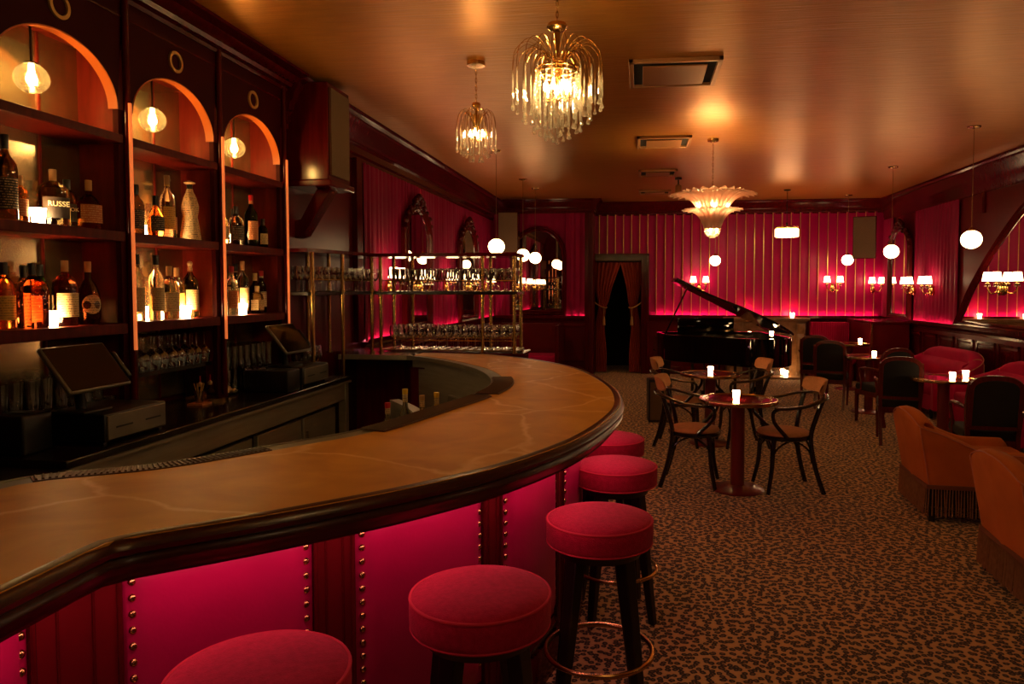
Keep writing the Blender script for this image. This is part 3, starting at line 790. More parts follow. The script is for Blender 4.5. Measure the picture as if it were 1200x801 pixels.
for (a, b) in gaps:
    if b > BP.L or b-a > .25: continue
    pl = sweep(BP, [(0,.15),(.012,.15),(.012,.965),(0,.965)], 8, a+.004, b-.004)
    g = obj('pilaster', pl, M['redpanel'], root)
    bd = MB()
    for q_ in (a+.008, b-.008):
        p, t, n = BP.at(q_); bd.tube([(p.x+n.x*.014,p.y+n.y*.014,.15),(p.x+n.x*.014,p.y+n.y*.014,.96)], .007, 8)
    for q_ in (a+(b-a)*.3, b-(b-a)*.3):
        p, t, n = BP.at(q_); bd.tube([(p.x+n.x*.012,p.y+n.y*.012,.15),(p.x+n.x*.012,p.y+n.y*.012,.96)], .004, 6)
    obj('bead', bd, M['wood'], g)
# bartender side: recessed mat rail, stainless apron
obj('drip_rail', sweep(PI_, [(.0,1.03),(-.085,1.03),(-.085,1.062),(-.080,1.062),(-.078,1.057),(.0,1.057)], 120, 2.2), M['steeldark'], root)
obj('inner_apron', sweep(PI_, [(-.02,.60),(-.02,1.03),(.0,1.03),(.0,.60)], 120, 2.2), M['steel'], root)
# under-counter sink and ice bins following the curve
a0 = PI_.near(-.85,3.6)
sk = root2 = thing('bar_sink', 'stainless sink and ice bin under the curved bar', 'sink')
rim = offset_path(PI_, -.05)
s0 = rim.near(-.90,4.42); s1 = rim.near(-1.5,5.45)
obj('rim', sweep(rim, [(0,.80),(-.03,.80),(-.03,.775),(0,.775)], 60, s0, s1), M['steel'], sk)
obj('basin', sweep(rim, [(-.03,.79),(-.06,.52),(-.40,.52),(-.43,.79),(-.445,.79),(-.41,.50),(-.04,.50),(-.02,.79)], 60, s0, s1), M['steeldark'], sk)
obj('front_rim', sweep(rim, [(-.43,.80),(-.50,.80),(-.50,.76),(-.43,.76)], 60, s0, s1), M['steel'], sk)
obj('front_apron', sweep(rim, [(-.49,.76),(-.50,.76),(-.50,.2),(-.49,.2)], 60, s0, s1), M['steel'], sk)
lg = MB()
for q_ in (s0+.05, (s0+s1)/2, s1-.05):
    p, t, n = rim.at(q_)
    for d in (-.06,-.45): obj('leg', MB().tube([(p.x+n.x*d,p.y+n.y*d,0),(p.x+n.x*d,p.y+n.y*d,.52)], .018, 8), M['steel'], sk)
# flap closing the bar toward the back counter
fl = thing('bar_flap', 'wooden bar flap with stainless edge by the glass rack', 'bar flap')
obj('top', MB().box(-2.56,-1.905,5.93,6.20,1.036,1.062), M['darkwood'], fl, bevel=.004)
obj('edge', MB().box(-2.56,-1.905,5.905,5.93,1.022,1.063), M['steel'], fl, bevel=.003)
obj('post', MB().box(-2.56,-2.50,5.96,6.16,0,1.036), M['darkwood'], fl)
# plain cupboard the rack stands on
cb = thing('rack_cupboard', 'dark wooden cupboard under the brass glass rack', 'cupboard')
obj('carcass', MB().box(-2.70,-1.02,6.24,6.62,0,1.035), M['wood'], cb, bevel=.005)
obj('top', MB().box(-2.72,-1.0,6.225,6.64,1.035,1.06), M['wood'], cb, bevel=.006)
# rubber bar mats with ribs
def mat_on(P, q0, q1, o0, o1, z, label):
    r = thing('bar_mat', label, 'bar mat')
    obj('base', sweep(P, [(o0,z),(o0,z+.005),(o1,z+.005),(o1,z)], 50, q0, q1), M['rubber'], r)
    n = int((q1-q0)/.016); m = MB()
    for i in range(n):
        q_ = q0+(q1-q0)*(i+.5)/n; p, t, nn = P.at(q_)
        m.tube([(p.x+nn.x*(o0+.006),p.y+nn.y*(o0+.006),z+.006),(p.x+nn.x*(o1-.006),p.y+nn.y*(o1-.006),z+.006)], .0042, 5)
    obj('ribs', m, M['rubber'], r)
ia = PI_.near(-1.76,1.90); ib = PI_.near(-1.28,2.38)
mat_on(PI_, ia, ib, -.075, -.004, 1.058, 'narrow ribbed bar mat along the near inner edge of the bar')
ic = PI_.near(-1.045,2.755); id_ = PI_.near(-.83,3.72)
mat_on(PI_, ic, id_, -.075, .045, 1.062, 'brown ribbed bar mat beside the pourer bottles')
ie = PI_.near(-.80,3.80); if_ = PI_.near(-.86,4.50)
mat_on(PI_, ie, if_, -.075, .055, 1.062, 'short bar mat at the round end of the bar')

# ------------------------------------------------------------------ glass rack
rk = thing('glass_rack', 'brass L-shaped glass rack with dark shelves on the far end of the bar', 'rack')
Z1, Z2, Z0 = 1.935, 1.60, 1.085
for z, t, nm in ((Z1,.03,'top_shelf'),(Z2,.028,'middle_shelf')):
    obj(nm, MB().prism([(-2.74,5.275),(-2.52,5.275),(-2.32,6.17),(-1.05,6.17),(-1.05,6.56),(-2.74,6.56)], z-t, z), M['wood'] if z > 1.8 else M['darkwood'], rk, bevel=.003)
obj('bottom_shelf', MB().box(-2.30,-1.05,6.24,6.56,Z0-.012,Z0), M['bronze'], rk, bevel=.002)
for (x,y,z0) in ((-2.50,5.31,.92),(-2.42,5.69,1.062),(-2.335,6.12,1.062),(-2.72,5.69,1.062),(-2.72,6.10,1.062),(-1.36,6.19,1.06),(-1.08,6.19,1.06),(-1.36,6.54,1.06),(-1.08,6.54,1.06),(-2.28,6.19,1.06),(-2.28,6.54,1.06),(-2.1,6.54,1.06)):
    if 5.5 < y < 5.75: z0 = .0
    g = obj('post', MB().cyl(x,y,z0,Z1-.03,.0155,seg=12).cyl(x,y,z0,z0+.012,.028,seg=12).cyl(x,y,Z2,Z2+.02,.022,seg=12).cyl(x,y,Z2-.05,Z2-.028,.022,seg=12), M['brass'], rk)
for y, z in ((6.19,1.695),(6.54,1.695),(6.19,1.17),(6.54,1.17)):
    obj('gallery_rail', MB().tube([(-2.28,y,z),(-1.08,y,z)], .0045, 8), M['brass'], rk)
for z in (1.695,): obj('gallery_rail', MB().tube([(-2.50,5.31,z),(-2.335,6.12,z)], .0045, 8), M['brass'], rk)

# ------------------------------------------------------------------ glassware
def wine(h=.20, r=.038):
    return MB().lathe([(.0005,.006),(.030,.0),(.032,.003),(.006,.008),(.0038,.02),(.0036,h*.42),(.006,h*.46),(r*.62,h*.52),(r*.95,h*.62),(r,h*.72),(r*.9,h*.88),(r*.80,h)], 14, cap=False)
def coupe(h=.19, r=.03):
    return MB().lathe([(.0005,.006),(.028,.0),(.030,.003),(.006,.008),(.0036,.02),(.0036,h*.38),(.008,h*.42),(r*.7,h*.55),(r*.95,h*.75),(r,h)], 14, cap=False)
def tumbler(h=.15, r=.038):
    return MB().lathe([(.0005,.0),(r*.8,.0),(r,h),(r*.95,h),(r*.75,.008),(.0005,.008)], 16, cap=False)
def glasses(name, mb, spots, label, group, jit=.006, rx=0):
    p = obj(name, mb, M['wineglass'], None); first = True
    for (x,y,z) in spots:
        o = p if first else p.copy()
        if not first: C.objects.link(o)
        first = False
        o.location = (x+random.uniform(-jit,jit), y+random.uniform(-jit,jit), z); o.rotation_euler = (rx,0,random.uniform(0,6))
        tag(o, label, 'glass', group)
random.seed(11)
# middle shelf: left arm and front arm
sp = [(x+.18*(i/14), 5.34+.082*i, Z2) for i in range(13) for x in (-2.70,-2.62,-2.54) if not (x < -2.66 and i in (4,9))]
glasses('wine_glass', wine(.20,.036), sp, 'stemmed glass on the middle rack shelf running along the wall', 'glasses on the rack arm along the wall')
sp = [(-2.20+.078*i, y, Z2) for i in range(15) for y in (6.27,6.365,6.46)]
glasses('champagne_glass', coupe(.205,.036), sp, 'bright stemmed glass on the middle shelf of the front rack arm', 'glasses on the middle shelf of the front rack arm')
sp = [(-2.20+.083*i, y, Z0) for i in range(14) for y in (6.28,6.40,6.51)]
glasses('wine_glass', wine(.215,.037), sp, 'stemmed glass on the bottom shelf of the brass rack', 'glasses on the bottom rack shelf')
sp = [(x+.14, 5.34+.085*i*.6, .92) for i in range(5) for x in (-2.72,-2.80)]
glasses('wine_glass', wine(.25,.04), sp, 'tall wine glass on the back counter behind the far screen', 'wine glasses behind the far screen')
# back bar undershelf rows
sp = [(x, 2.80+.082*i, .92+k*.145) for i in range(9) for x in (-2.755,-2.83,-2.905) for k in range(2) if not (i > 7 and k)]
glasses('tumbler', tumbler(.145,.036), sp, 'upturned tumbler stacked under the lowest shelf of the left cabinet', 'tumblers under the left cabinet shelf')
sp = [(x, 3.66+.082*i, 1.16) for i in range(9) for x in (-2.765,-2.84,-2.905)]
p_ = wine(.20,.036)
for i,v in enumerate(p_.v): p_.v[i] = (v[0],v[1],.20-v[2])
glasses('wine_glass', p_, sp, 'wine glass stored upside down under the middle cabinet shelf', 'upside down wine glasses in the middle cabinet')
sp = [(x, 3.64+.065*i, 1.143) for i in range(1) for x in ()]
gr = thing('glass_riser', 'low dark riser under the upside down wine glasses', 'riser', (0,0,0))
obj('board', MB().box(XBK+.02,-2.745,3.62,4.36,1.135,1.158), M['darkwood'], gr)
for ya in (3.63,4.33): obj('foot', MB().box(XBK+.04,-2.78,ya,ya+.02,.92,1.136), M['darkwood'], gr)
sp = [(x, 4.50+.078*i, .92+k*.155) for i in range(9) for x in (-2.77,-2.84,-2.91) for k in range(2)]
glasses('highball_glass', tumbler(.155,.032), sp, 'highball glass stacked under the right cabinet shelf', 'highball glasses in the right cabinet')
sp = [(-2.66,4.66,.92),(-2.66,4.74,.92),(-2.58,4.70,.92)]
glasses('pint_glass', tumbler(.16,.04), sp, 'tall empty glass on the back counter right of the folded cloth', 'tall glasses beside the cloth')

# ------------------------------------------------------------------ bottles
def label_patch(r, z0, z1, half, yaw, fr=1.012):
    m = MB()
    m.grid(lambda u, v: ((r*fr)*cos(yaw+(u-.5)*2*half), (r*fr)*sin(yaw+(u-.5)*2*half), z0+(z1-z0)*v), 12, 2)
    return m
def bottle(x, y, z, kind, h, r, body, lab, cap, label, caph=.03, disc=False, lt=None, facing=-.55):
    x = max(x, XBK+r+.006) if z > 1 else x
    root = thing('bottle', label, 'bottle', (x,y,z))
    if kind == 'tall':   prof = [(.002,.004),(r*.9,0),(r,.006),(r,h*.60),(r*.9,h*.67),(r*.45,h*.76),(.0135,h*.82),(.0125,h-caph*.6)]
    elif kind == 'squat': prof = [(.002,.004),(r*.9,0),(r,.008),(r*1.0,h*.58),(r*.93,h*.68),(r*.55,h*.76),(.015,h*.80),(.014,h-caph*.6)]
    elif kind == 'round': prof = [(.002,.004),(r*.75,0),(r*.95,h*.08),(r,h*.3),(r*.92,h*.5),(r*.6,h*.64),(.016,h*.72),(.014,h-caph*.6)]
    elif kind == 'bell':  prof = [(.002,.0),(r*.98,0),(r,.01),(r*.86,h*.22),(r*.68,h*.40),(r*.80,h*.50),(r*.82,h*.58),(r*.6,h*.72),(r*.34,h*.82),(.018,h*.86)]
    if kind in ('square',):
        m = MB(); rings = []
        for (rr,zz) in [(r*.92,0),(r,.008),(r,h*.60),(r*.9,h*.68),(r*.5,h*.76),(.015,h*.80),(.014,h-caph*.6)]:
            pw = .22 if rr > r*.6 else 1; ring = []
            for k in range(24):
                a = 2*PI*k/24; c_, s_ = cos(a), sin(a)
                ring.append((rr*math.copysign(abs(c_)**(.45 if rr > r*.6 else 1), c_), rr*math.copysign(abs(s_)**(.45 if rr > r*.6 else 1), s_), zz))
            rings.append(ring)
        m.loft(rings)
    else: m = MB().lathe(prof, 24)
    g = obj('glass_body', m, M[body], root)
    if kind == 'bell':
        obj('neck', MB().lathe([(.019,h*.85),(.016,h*.87),(.017,h*.93),(.02,h*.94)], 14), M['capblack'], root)
        obj('stopper', MB().lathe([(.012,h*.93),(.03,h*.945),(.036,h*.965),(.02,h*.985),(.004,h)], 8), M['l_cream'], root)
    else:
        if cap == 'ballstop': obj('stopper', MB().ball((0,0,h-.012),.017,14,8).cyl(0,0,h-.05,h-.02,.013), M['l_cream'], root)
        else: obj('cap', MB().lathe([(.001,h-caph),(.0155,h-caph),(.0165,h-.003),(.015,h),(.001,h)], 16), M[cap], root)
        if lab and disc:
            m = MB(); n = 20; w = h*.15; pts = []
            for i in range(n):
                a = 2*PI*i/n; ya = facing + (w*cos(a))/r; pts.append((r*1.02*cos(ya), r*1.02*sin(ya), h*.32+w*sin(a)))
            m.add([(r*1.03*cos(facing),r*1.03*sin(facing),h*.32)]+pts, [(0,1+i,1+(i+1)%n) for i in range(n)])
            obj('label', m, M[lab], root, angle=80)
        elif lab:
            fr = 1.02 if kind != 'square' else 1.02
            if kind == 'square':
                lm = MB().box(r*1.0, r*1.015, -r*.8, r*.8, h*.12, h*.50)
                lm.M = None; o = obj('label', lm, M[lab], root); o.rotation_euler = (0,0,0)
                o2_ = obj('label', MB().box(-r*.8, r*.8, -r*1.015, -r*1.0, h*.12, h*.50), M[lab], root)
            else: obj('label', label_patch(r, h*.14, h*.50, .95, facing, fr), M[lab], root, angle=80)
        obj('neck_band', MB().lathe([(.0148,h*.83),(.0150,h-caph)], 14, cap=False), M[lab or 'l_cream'], root)
    if lt:
        a = facing; R_ = r*1.03+.0015 if kind != 'square' else r*1.03
        if kind == 'square': a = -PI/2
        n = Vector((cos(a), sin(a), 0)); t = Vector((-sin(a), cos(a), 0))
        Mx = Matrix(((t.x,0,n.x,n.x*R_),(t.y,0,n.y,n.y*R_),(0,1,0,h*.38),(0,0,0,1)))
        text('lettering', lt, .026 if r < .05 else .034, M['ink'], root, Mx)
    return root
sh2, sh1 = 1.925, 1.445
B = [
 (-2.80,2.915,sh2,'tall',.385,.047,'g_dark','l_black','capblack','tall dark red brown bottle at the far left of the middle shelf'),
 (-2.80,2.985,sh2,'squat',.215,.036,'g_amber','l_orange','cork','small amber bottle beside the tall dark bottle at far left'),
 (-2.81,3.19,sh2,'squat',.275,.068,'g_pale','l_plain','cork','wide shouldered clear bottle with black label, half full'),
 (-2.84,3.31,sh2,'squat',.245,.042,'g_amber','l_plain','capblack','amber bottle with black label wedged between two wide bottles'),
 (-2.80,3.405,sh2,'round',.255,.060,'g_red','l_orange','cork','squat amber decanter with orange label at the shelf end of the left cabinet'),
 (-2.90,3.06,sh2,'tall',.24,.035,'g_clear',None,'capblack','clear jar shaped bottle behind the votive on the middle shelf'),
 (-2.84,2.93,sh1,'squat',.30,.045,'g_amber','l_yellow','capblack','amber bottle with yellow label at the far left of the lower shelf'),
 (-2.79,3.03,sh1,'square',.30,.052,'g_red',None,'capblack','square red amber bottle with broad shoulders, lower left shelf'),
 (-2.90,3.10,sh1,'squat',.29,.04,'g_amber','l_orange','capblack','amber bottle half hidden behind the square red amber one'),
 (-2.80,3.235,sh1,'squat',.32,.056,'g_red','l_cream','cork','long necked amber whiskey bottle with cream label beside the votive'),
 (-2.80,3.385,sh1,'round',.32,.056,'g_dark','l_cream','cork','dark brown bottle with a round cream label'),
 (-3.0,3.20,sh1,'tall',.30,.036,'g_green','l_cream','capblack','green bottle at the back of the lower left shelf'),
 (-2.84,3.81,sh2,'tall',.29,.042,'g_dark','l_black','capblack','dark bottle with black cap at the left of the middle cabinet'),
 (-2.80,3.92,sh2,'round',.24,.046,'g_amber','l_black','capblack','small round dark amber bottle in the middle cabinet'),
 (-2.80,4.03,sh2,'tall',.375,.042,'g_clear','l_yellow','cork','tall clear bottle with split yellow and red label'),
 (-2.88,4.15,sh2,'round',.28,.050,'g_amber','l_orange','cork','amber bottle with thick cork behind the ceramic decanter'),
 (-2.80,4.25,sh2,'bell',.375,.062,'ceramic',None,None,'cream ceramic bell shaped decanter with black dots and flared stopper'),
 (-2.83,3.79,sh1,'tall',.375,.040,'g_clear','l_cream','capblack','tall clear spirit bottle at the left of the lower middle shelf'),
 (-2.78,3.885,sh1,'tall',.375,.042,'g_clear','l_cream','capblack','second tall clear spirit bottle, in front on the lower middle shelf'),
 (-2.80,4.03,sh1,'squat',.315,.056,'g_clear','l_cream','cork','squat broad clear bottle in the lower middle shelf'),
 (-2.84,4.16,sh1,'tall',.31,.045,'g_pale','l_yellow','cork','pale gold bottle behind the ball stoppered one'),
 (-2.80,4.235,sh1,'tall',.35,.048,'g_pale','l_cream','ballstop','clear bottle with ball stopper and tall oval cream label'),
 (-2.86,4.33,sh1,'squat',.26,.046,'g_green','l_red','capblack','dark bottle with red and yellow label at the end of the lower middle shelf'),
 (-2.84,4.66,sh2,'squat',.25,.040,'g_pale','l_cream','cork','pale gold bottle at the left of the right cabinet, middle shelf'),
 (-2.80,4.77,sh2,'squat',.275,.048,'g_clear','l_black','capblack','glowing clear bottle with small black label'),
 (-2.90,4.90,sh2,'tall',.27,.045,'g_dark',None,'capblack','dark unlabelled bottle beside the red capped one'),
 (-2.80,4.97,sh2,'tall',.375,.046,'g_green','l_orange','capred','green bottle with red cap and diamond orange label'),
 (-2.80,5.13,sh2,'squat',.22,.036,'g_green','l_cream','capblack','short dark bottle with cream label at the shelf end by the strip'),
 (-2.86,4.60,sh1,'tall',.27,.036,'g_clear','l_cream','capblack','clear bottle partly hidden at the left of the lower right shelf'),
 (-2.80,4.70,sh1,'tall',.335,.044,'g_clear','l_orange','capred','clear bottle with red cap and orange label'),
 (-2.80,4.84,sh1,'tall',.375,.042,'g_clear','l_cream','cork','tallest clear bottle with cream label on the lower right shelf'),
 (-2.90,4.92,sh1,'tall',.36,.038,'g_green','l_cream','capblack','dark bottle standing behind the tallest clear one'),
 (-2.78,5.0,sh1,'square',.20,.036,'g_pale','l_cream','cork','small square pale bottle on the lower right shelf'),
 (-2.84,5.08,sh1,'tall',.295,.038,'g_dark','l_white','cork','dark bottle with tall white label near the end of the lower right shelf'),
 (-2.84,5.17,sh1,'tall',.315,.036,'g_dark','l_white','capred','dark bottle with red cap and white label, last on the lower right shelf'),
]
for i, b in enumerate(B):
    x,y,z,kind,h,r,body,lab,cap,label = b
    bottle(x,y,z,kind,h,r,body,lab,cap,label, disc=('round cream label' in label), lt='RUSSE' if i == 2 else ('BOOK' if i == 3 else None), caph=.055 if cap in('cork','capblack') and kind!='bell' else .04)
# four bottles with pourers in the bar well
for i,(x,y,h,bd,cp,lb) in enumerate(((-1.42,3.95,.26,'g_clear','capred','stubby clear bottle with red pourer in the bar well'),(-1.34,4.02,.33,'g_clear','capyel','clear bottle with yellow cap standing tallest in the bar well'),(-1.27,4.12,.28,'g_pale','cork','gold bottle between two others in the bar well'),(-1.20,4.18,.29,'capyel','capyel','yellow bottle at the end of the bar well row'))):
    bottle(x,y,.60,'tall',h+.12,.038,bd,None,cp,lb)
wl_ = thing('speed_rail', 'steel bottle well hung inside the bar', 'rack')
obj('tray', MB().box(-1.50,-1.14,3.88,4.26,.585,.60), M['steel'], wl_)
for fx in (-1.50,-1.16):
    for fy in (3.88,4.24): obj('leg', MB().box(fx,fx+.02,fy,fy+.02,0,.585), M['steel'], wl_)

# votives
def votive_proto(mat):
    r = bpy.data.objects.new('votive_candle', None); C.objects.link(r); r.empty_display_size = .05
    obj('glass_cup', MB().lathe([(.001,.0),(.024,.0),(.026,.004),(.034,.078),(.031,.078),(.024,.014),(.001,.012)], 18), M[mat], r)
    obj('flame', MB().lathe([(.001,.03),(.005,.04),(.004,.052),(.0005,.066)], 8), M['bulb'], r)
    return r
def votive(loc, label, mat='votive', s=1, _p={}):
    if mat not in _p: _p[mat] = r = votive_proto(mat)
    else: r = copy_tree(_p[mat])
    r.location = loc; r.scale = (s,s,s); tag(r, label, 'candle')
for loc, lb in (((-2.77,3.055,sh2),'glowing votive between bottles on the middle shelf of the left cabinet'),((-2.79,3.135,sh1),'glowing votive on the lower shelf of the left cabinet'),
   ((-2.90,3.99,sh2),'votive behind the small round bottle in the middle cabinet'),((-2.90,3.955,sh1),'votive behind tall clear bottles on the lower middle shelf'),((-2.77,4.14,sh1),'votive in front of the pale gold bottle, lower middle shelf'),
   ((-2.90,4.715,sh2),'votive behind glowing clear bottle in the right cabinet'),((-2.76,4.765,sh1),'small votive at the front of the lower right shelf')):
    votive(loc, lb, 'votive_s', .95)

# ------------------------------------------------------------------ tills and counter clutter
def till(y, label, dl):
    r = thing('till_screen', label, 'screen', (-2.52,y,.92))
    # cash drawer under it is its own thing
    a = math.radians(33)
    sc = MB(); sc.M = Matrix.Translation((.0,0,.345)) @ Matrix.Rotation(math.radians(-38),4,'Y') @ Matrix.Translation((0,0,0))
    sc.rbox(-.012,.012,-.19,.19,-.125,.125,.01,3)
    obj('housing', sc, M['steeldark'], r)
    s2_ = MB(); s2_.M = sc.M; s2_.box(.0125,.0135,-.18,.18,-.115,.115)
    obj('display', s2_, M['screen'], r)
    s3 = MB(); s3.M = sc.M; s3.rbox(-.02,.02,.19,.215,-.09,.06,.008,2)
    obj('card_reader', s3, M['black'], r)
    obj('stand', MB().tube([(-.03,0,.145),(-.04,0,.25),(0,0,.33)], .022, 10).rbox(-.12,.06,-.09,.09,.1401,.155,.006,2), M['black'], r)
    d = thing('cash_drawer', dl, 'cash drawer', (-2.39,y+.16,.92))
    obj('case', MB().rbox(-.33,-.002,-.215,.215,.01,.14,.008,2), M['black'], d)
    obj('drawer_front', MB().box(-.004,.006,-.20,.20,.02,.13), M['steeldark'], d, bevel=.003)
    obj('slot', MB().box(.006,.0075,-.15,-.04,.068,.076).box(.006,.0075,.05,.16,.068,.076), M['black'], d)
    for fx in (-.32,-.04):
        for fy in (-.2,.18): obj('foot', MB().box(fx,fx+.02,fy,fy+.02,0,.012), M['black'], d)
till(3.02,'tilted touch screen till in front of the left cabinet','steel fronted cash drawer under the left till')
till(4.96,'tilted touch screen till by the glass rack','steel fronted cash drawer under the far till')
r = thing('receipt_printer', 'black boxy printer left of the near till', 'printer', (-2.66,2.80,.92))
obj('case', MB().rbox(-.09,.09,-.08,.08,0,.17,.012,3), M['black'], r); obj('paper_slot', MB().box(-.06,.06,-.01,.01,.17,.173), M['darkmetal'], r)
r = thing('equipment_case', 'black equipment box between the cloth and the far drawer', 'box', (-2.52,4.72,.92))
obj('case', MB().rbox(-.16,.16,-.10,.08,0,.15,.01,3), M['black'], r)
r = thing('round_tray', 'round metal tray of bottles and condiments on the back counter', 'tray', (-2.72,4.26,.92))
obj('tray', MB().lathe([(.001,.0),(.125,.0),(.13,.022),(.124,.022),(.118,.006),(.001,.006)], 32), M['brass'], r)
for dx, dy, lb in ((-.03,-.02,'squat dasher bottle with pink straw on the round tray, left one'),(-.02,.07,'squat dasher bottle with pink straw on the round tray, right one')):
    q = thing('dasher_bottle', lb, 'bottle', (-2.72+dx,4.26+dy,.926))
    obj('glass_body', MB().lathe([(.001,0),(.03,0),(.036,.02),(.03,.05),(.012,.07),(.010,.09)], 16), M['g_dark'], q)
    obj('cap', MB().lathe([(.012,.085),(.014,.10),(.006,.112),(.001,.112)], 12), M['cork'], q)
    obj('straw', MB().cyl(0,0,.11,.15,.003,seg=8), M['stoolpipe'], q)
r = thing('pick_glass', 'small glass of cocktail picks on an orange coaster beside the tray', 'glass', (-2.66,4.09,.92))
obj('coaster', MB().box(-.05,.05,-.05,.05,0,.012), M['l_orange'], r); obj('glass', MB().lathe([(.001,.012),(.022,.012),(.028,.085),(.026,.085),(.02,.016),(.001,.016)], 16), M['wineglass'], r)
pk = MB(); random.seed(4)
for i in range(14): a = random.uniform(0,6.28); pk.tube([(0,0,.02),(.03*cos(a),.03*sin(a),.13)], .0012, 5)
obj('picks', pk, M['l_yellow'], r)
r = thing('bar_cloth', 'folded cream bar cloth on a plate on the back counter', 'cloth', (-2.78,4.52,.92))
obj('plate', MB().lathe([(.001,.0),(.06,0),(.10,.016),(.095,.016),(.06,.006),(.001,.006)], 28), M['steeldark'], r)
obj('cloth', MB().grid(lambda u,v: ((u-.5)*.14, (v-.5)*.17, .012+.055*math.exp(-((u-.5)**2+(v-.5)**2)*6)+.012*sin(u*19+v*7)*sin(v*13)), 24, 24), M['paper'], r, solid=.006)
# ------------------------------------------------------------------ bar stools
def make_stool():
    r = thing('bar_stool', 's', 'stool')
    R = .205
    obj('seat_cushion', MB().lathe([(.001,.655),(R*.93,.655),(R*.985,.662),(R,.68),(R*1.005,.71),(R,.738),(R*.98,.746),(R*.9,.757),(R*.6,.768),(R*.25,.772),(.001,.773)], 56, cap=False), M['stool'], r, angle=60)
    obj('piping', MB().torus((0,0,.745), R*.985, .005, 56, 8).torus((0,0,.663), R*.98, .004, 56, 6), M['stoolpipe'], r)
    obj('seat_base', MB().cyl(0,0,.62,.656,R*.78,R*.86,32), M['stoolleg'], r)
    for k in range(4):
        a = PI/4+k*PI/2
        p0 = Vector((.125*cos(a),.125*sin(a),.64)); p1 = Vector((.215*cos(a),.215*sin(a),0))
        t = Vector((-sin(a),cos(a),0)); n = Vector((cos(a),sin(a),0))
        m = MB(); rings = []
        for p, h in ((p0,.027),(p0.lerp(p1,.5),.022),(p1,.016)):
            rings.append([p+t*h+n*h, p-t*h+n*h, p-t*h-n*h, p+t*h-n*h])
        obj('leg', m.loft(rings), M['stoolleg'], r, bevel=.004)
    obj('foot_ring', MB().torus((0,0,.235), .205, .0105, 56, 10), M['brass'], r)
    return r
st0 = make_stool()
SL = [((-.865,1.535),'red bar stool nearest the viewer, cut off by the lower edge'),((-.455,2.03),'red bar stool second from the viewer, seat only over dark legs'),
      ((-.150,2.755),'red bar stool with its brass foot ring in full view, third from the viewer'),((-.115,3.60),'red bar stool just beyond the one with the full foot ring'),((-.175,4.25),'farthest red bar stool, peeping out by the bar curve')]
for i, ((x,y), lb) in enumerate(SL):
    o = st0 if i == 0 else dup(st0, (x,y,0), 0)
    o.location = (x,y,0); o.rotation_euler = (0,0,[.5,.35,.1,.25,.4][i]); tag(o, lb, 'stool', 'red round bar stools along the bar')

# ------------------------------------------------------------------ tables
def make_table():
    r = thing('round_table', 't', 'table')
    obj('table_top', MB().cyl(0,0,.715,.738,.300,seg=56), M['tabletop'], r, bevel=.002)
    b = MB().lathe([(.300,.712),(.312,.712),(.315,.725),(.312,.740),(.300,.741),(.298,.738)], 56, cap=False).torus((0,0,.7385), .262, .0035, 56, 6)
    obj('brass_rim', b, M['brass'], r)
    obj('column', MB().lathe([(.055,.03),(.055,.69),(.12,.70),(.12,.714)], 28), M['tablered'], r)
    obj('base_plate', MB().lathe([(.001,.0),(.21,.0),(.215,.006),(.20,.016),(.09,.028),(.056,.04)], 44), M['tablered'], r)
    return r
tb0 = make_table()
TB = [((.79,5.97),'round red table in front, between the two nearest bentwood chairs'),((.735,7.72),'round red table in front of the piano, behind the nearest one'),
      ((2.99,9.95),'round red table beside the booth partition with a votive'),((3.00,7.62),'round table before the nearer end of the far crimson sofa'),
      ((3.02,5.45),'round table cut by the right edge of the photo'),((3.35,12.2),'far round table hidden among the black backed chairs')]
for i, ((x,y), lb) in enumerate(TB):
    o = tb0 if i == 0 else dup(tb0, (x,y,0)); o.location = (x,y,0)
    tag(o, lb, 'table', 'round red lacquered cafe tables')
for (x,y), lb in (((.77,5.93),'glowing votive on the nearest round table'),((.735,7.70),'glowing votive on the table in front of the piano'),
    ((3.02,9.85),'glowing votive on the table beside the booth partition'),((3.02,7.47),'glowing votive on the table before the far sofa'),((3.22,7.66),'second votive half hidden behind the armed chair'),((3.55,12.3),'votive on the far hidden table')):
    votive((x,y,.741), lb, 'votive', .88)

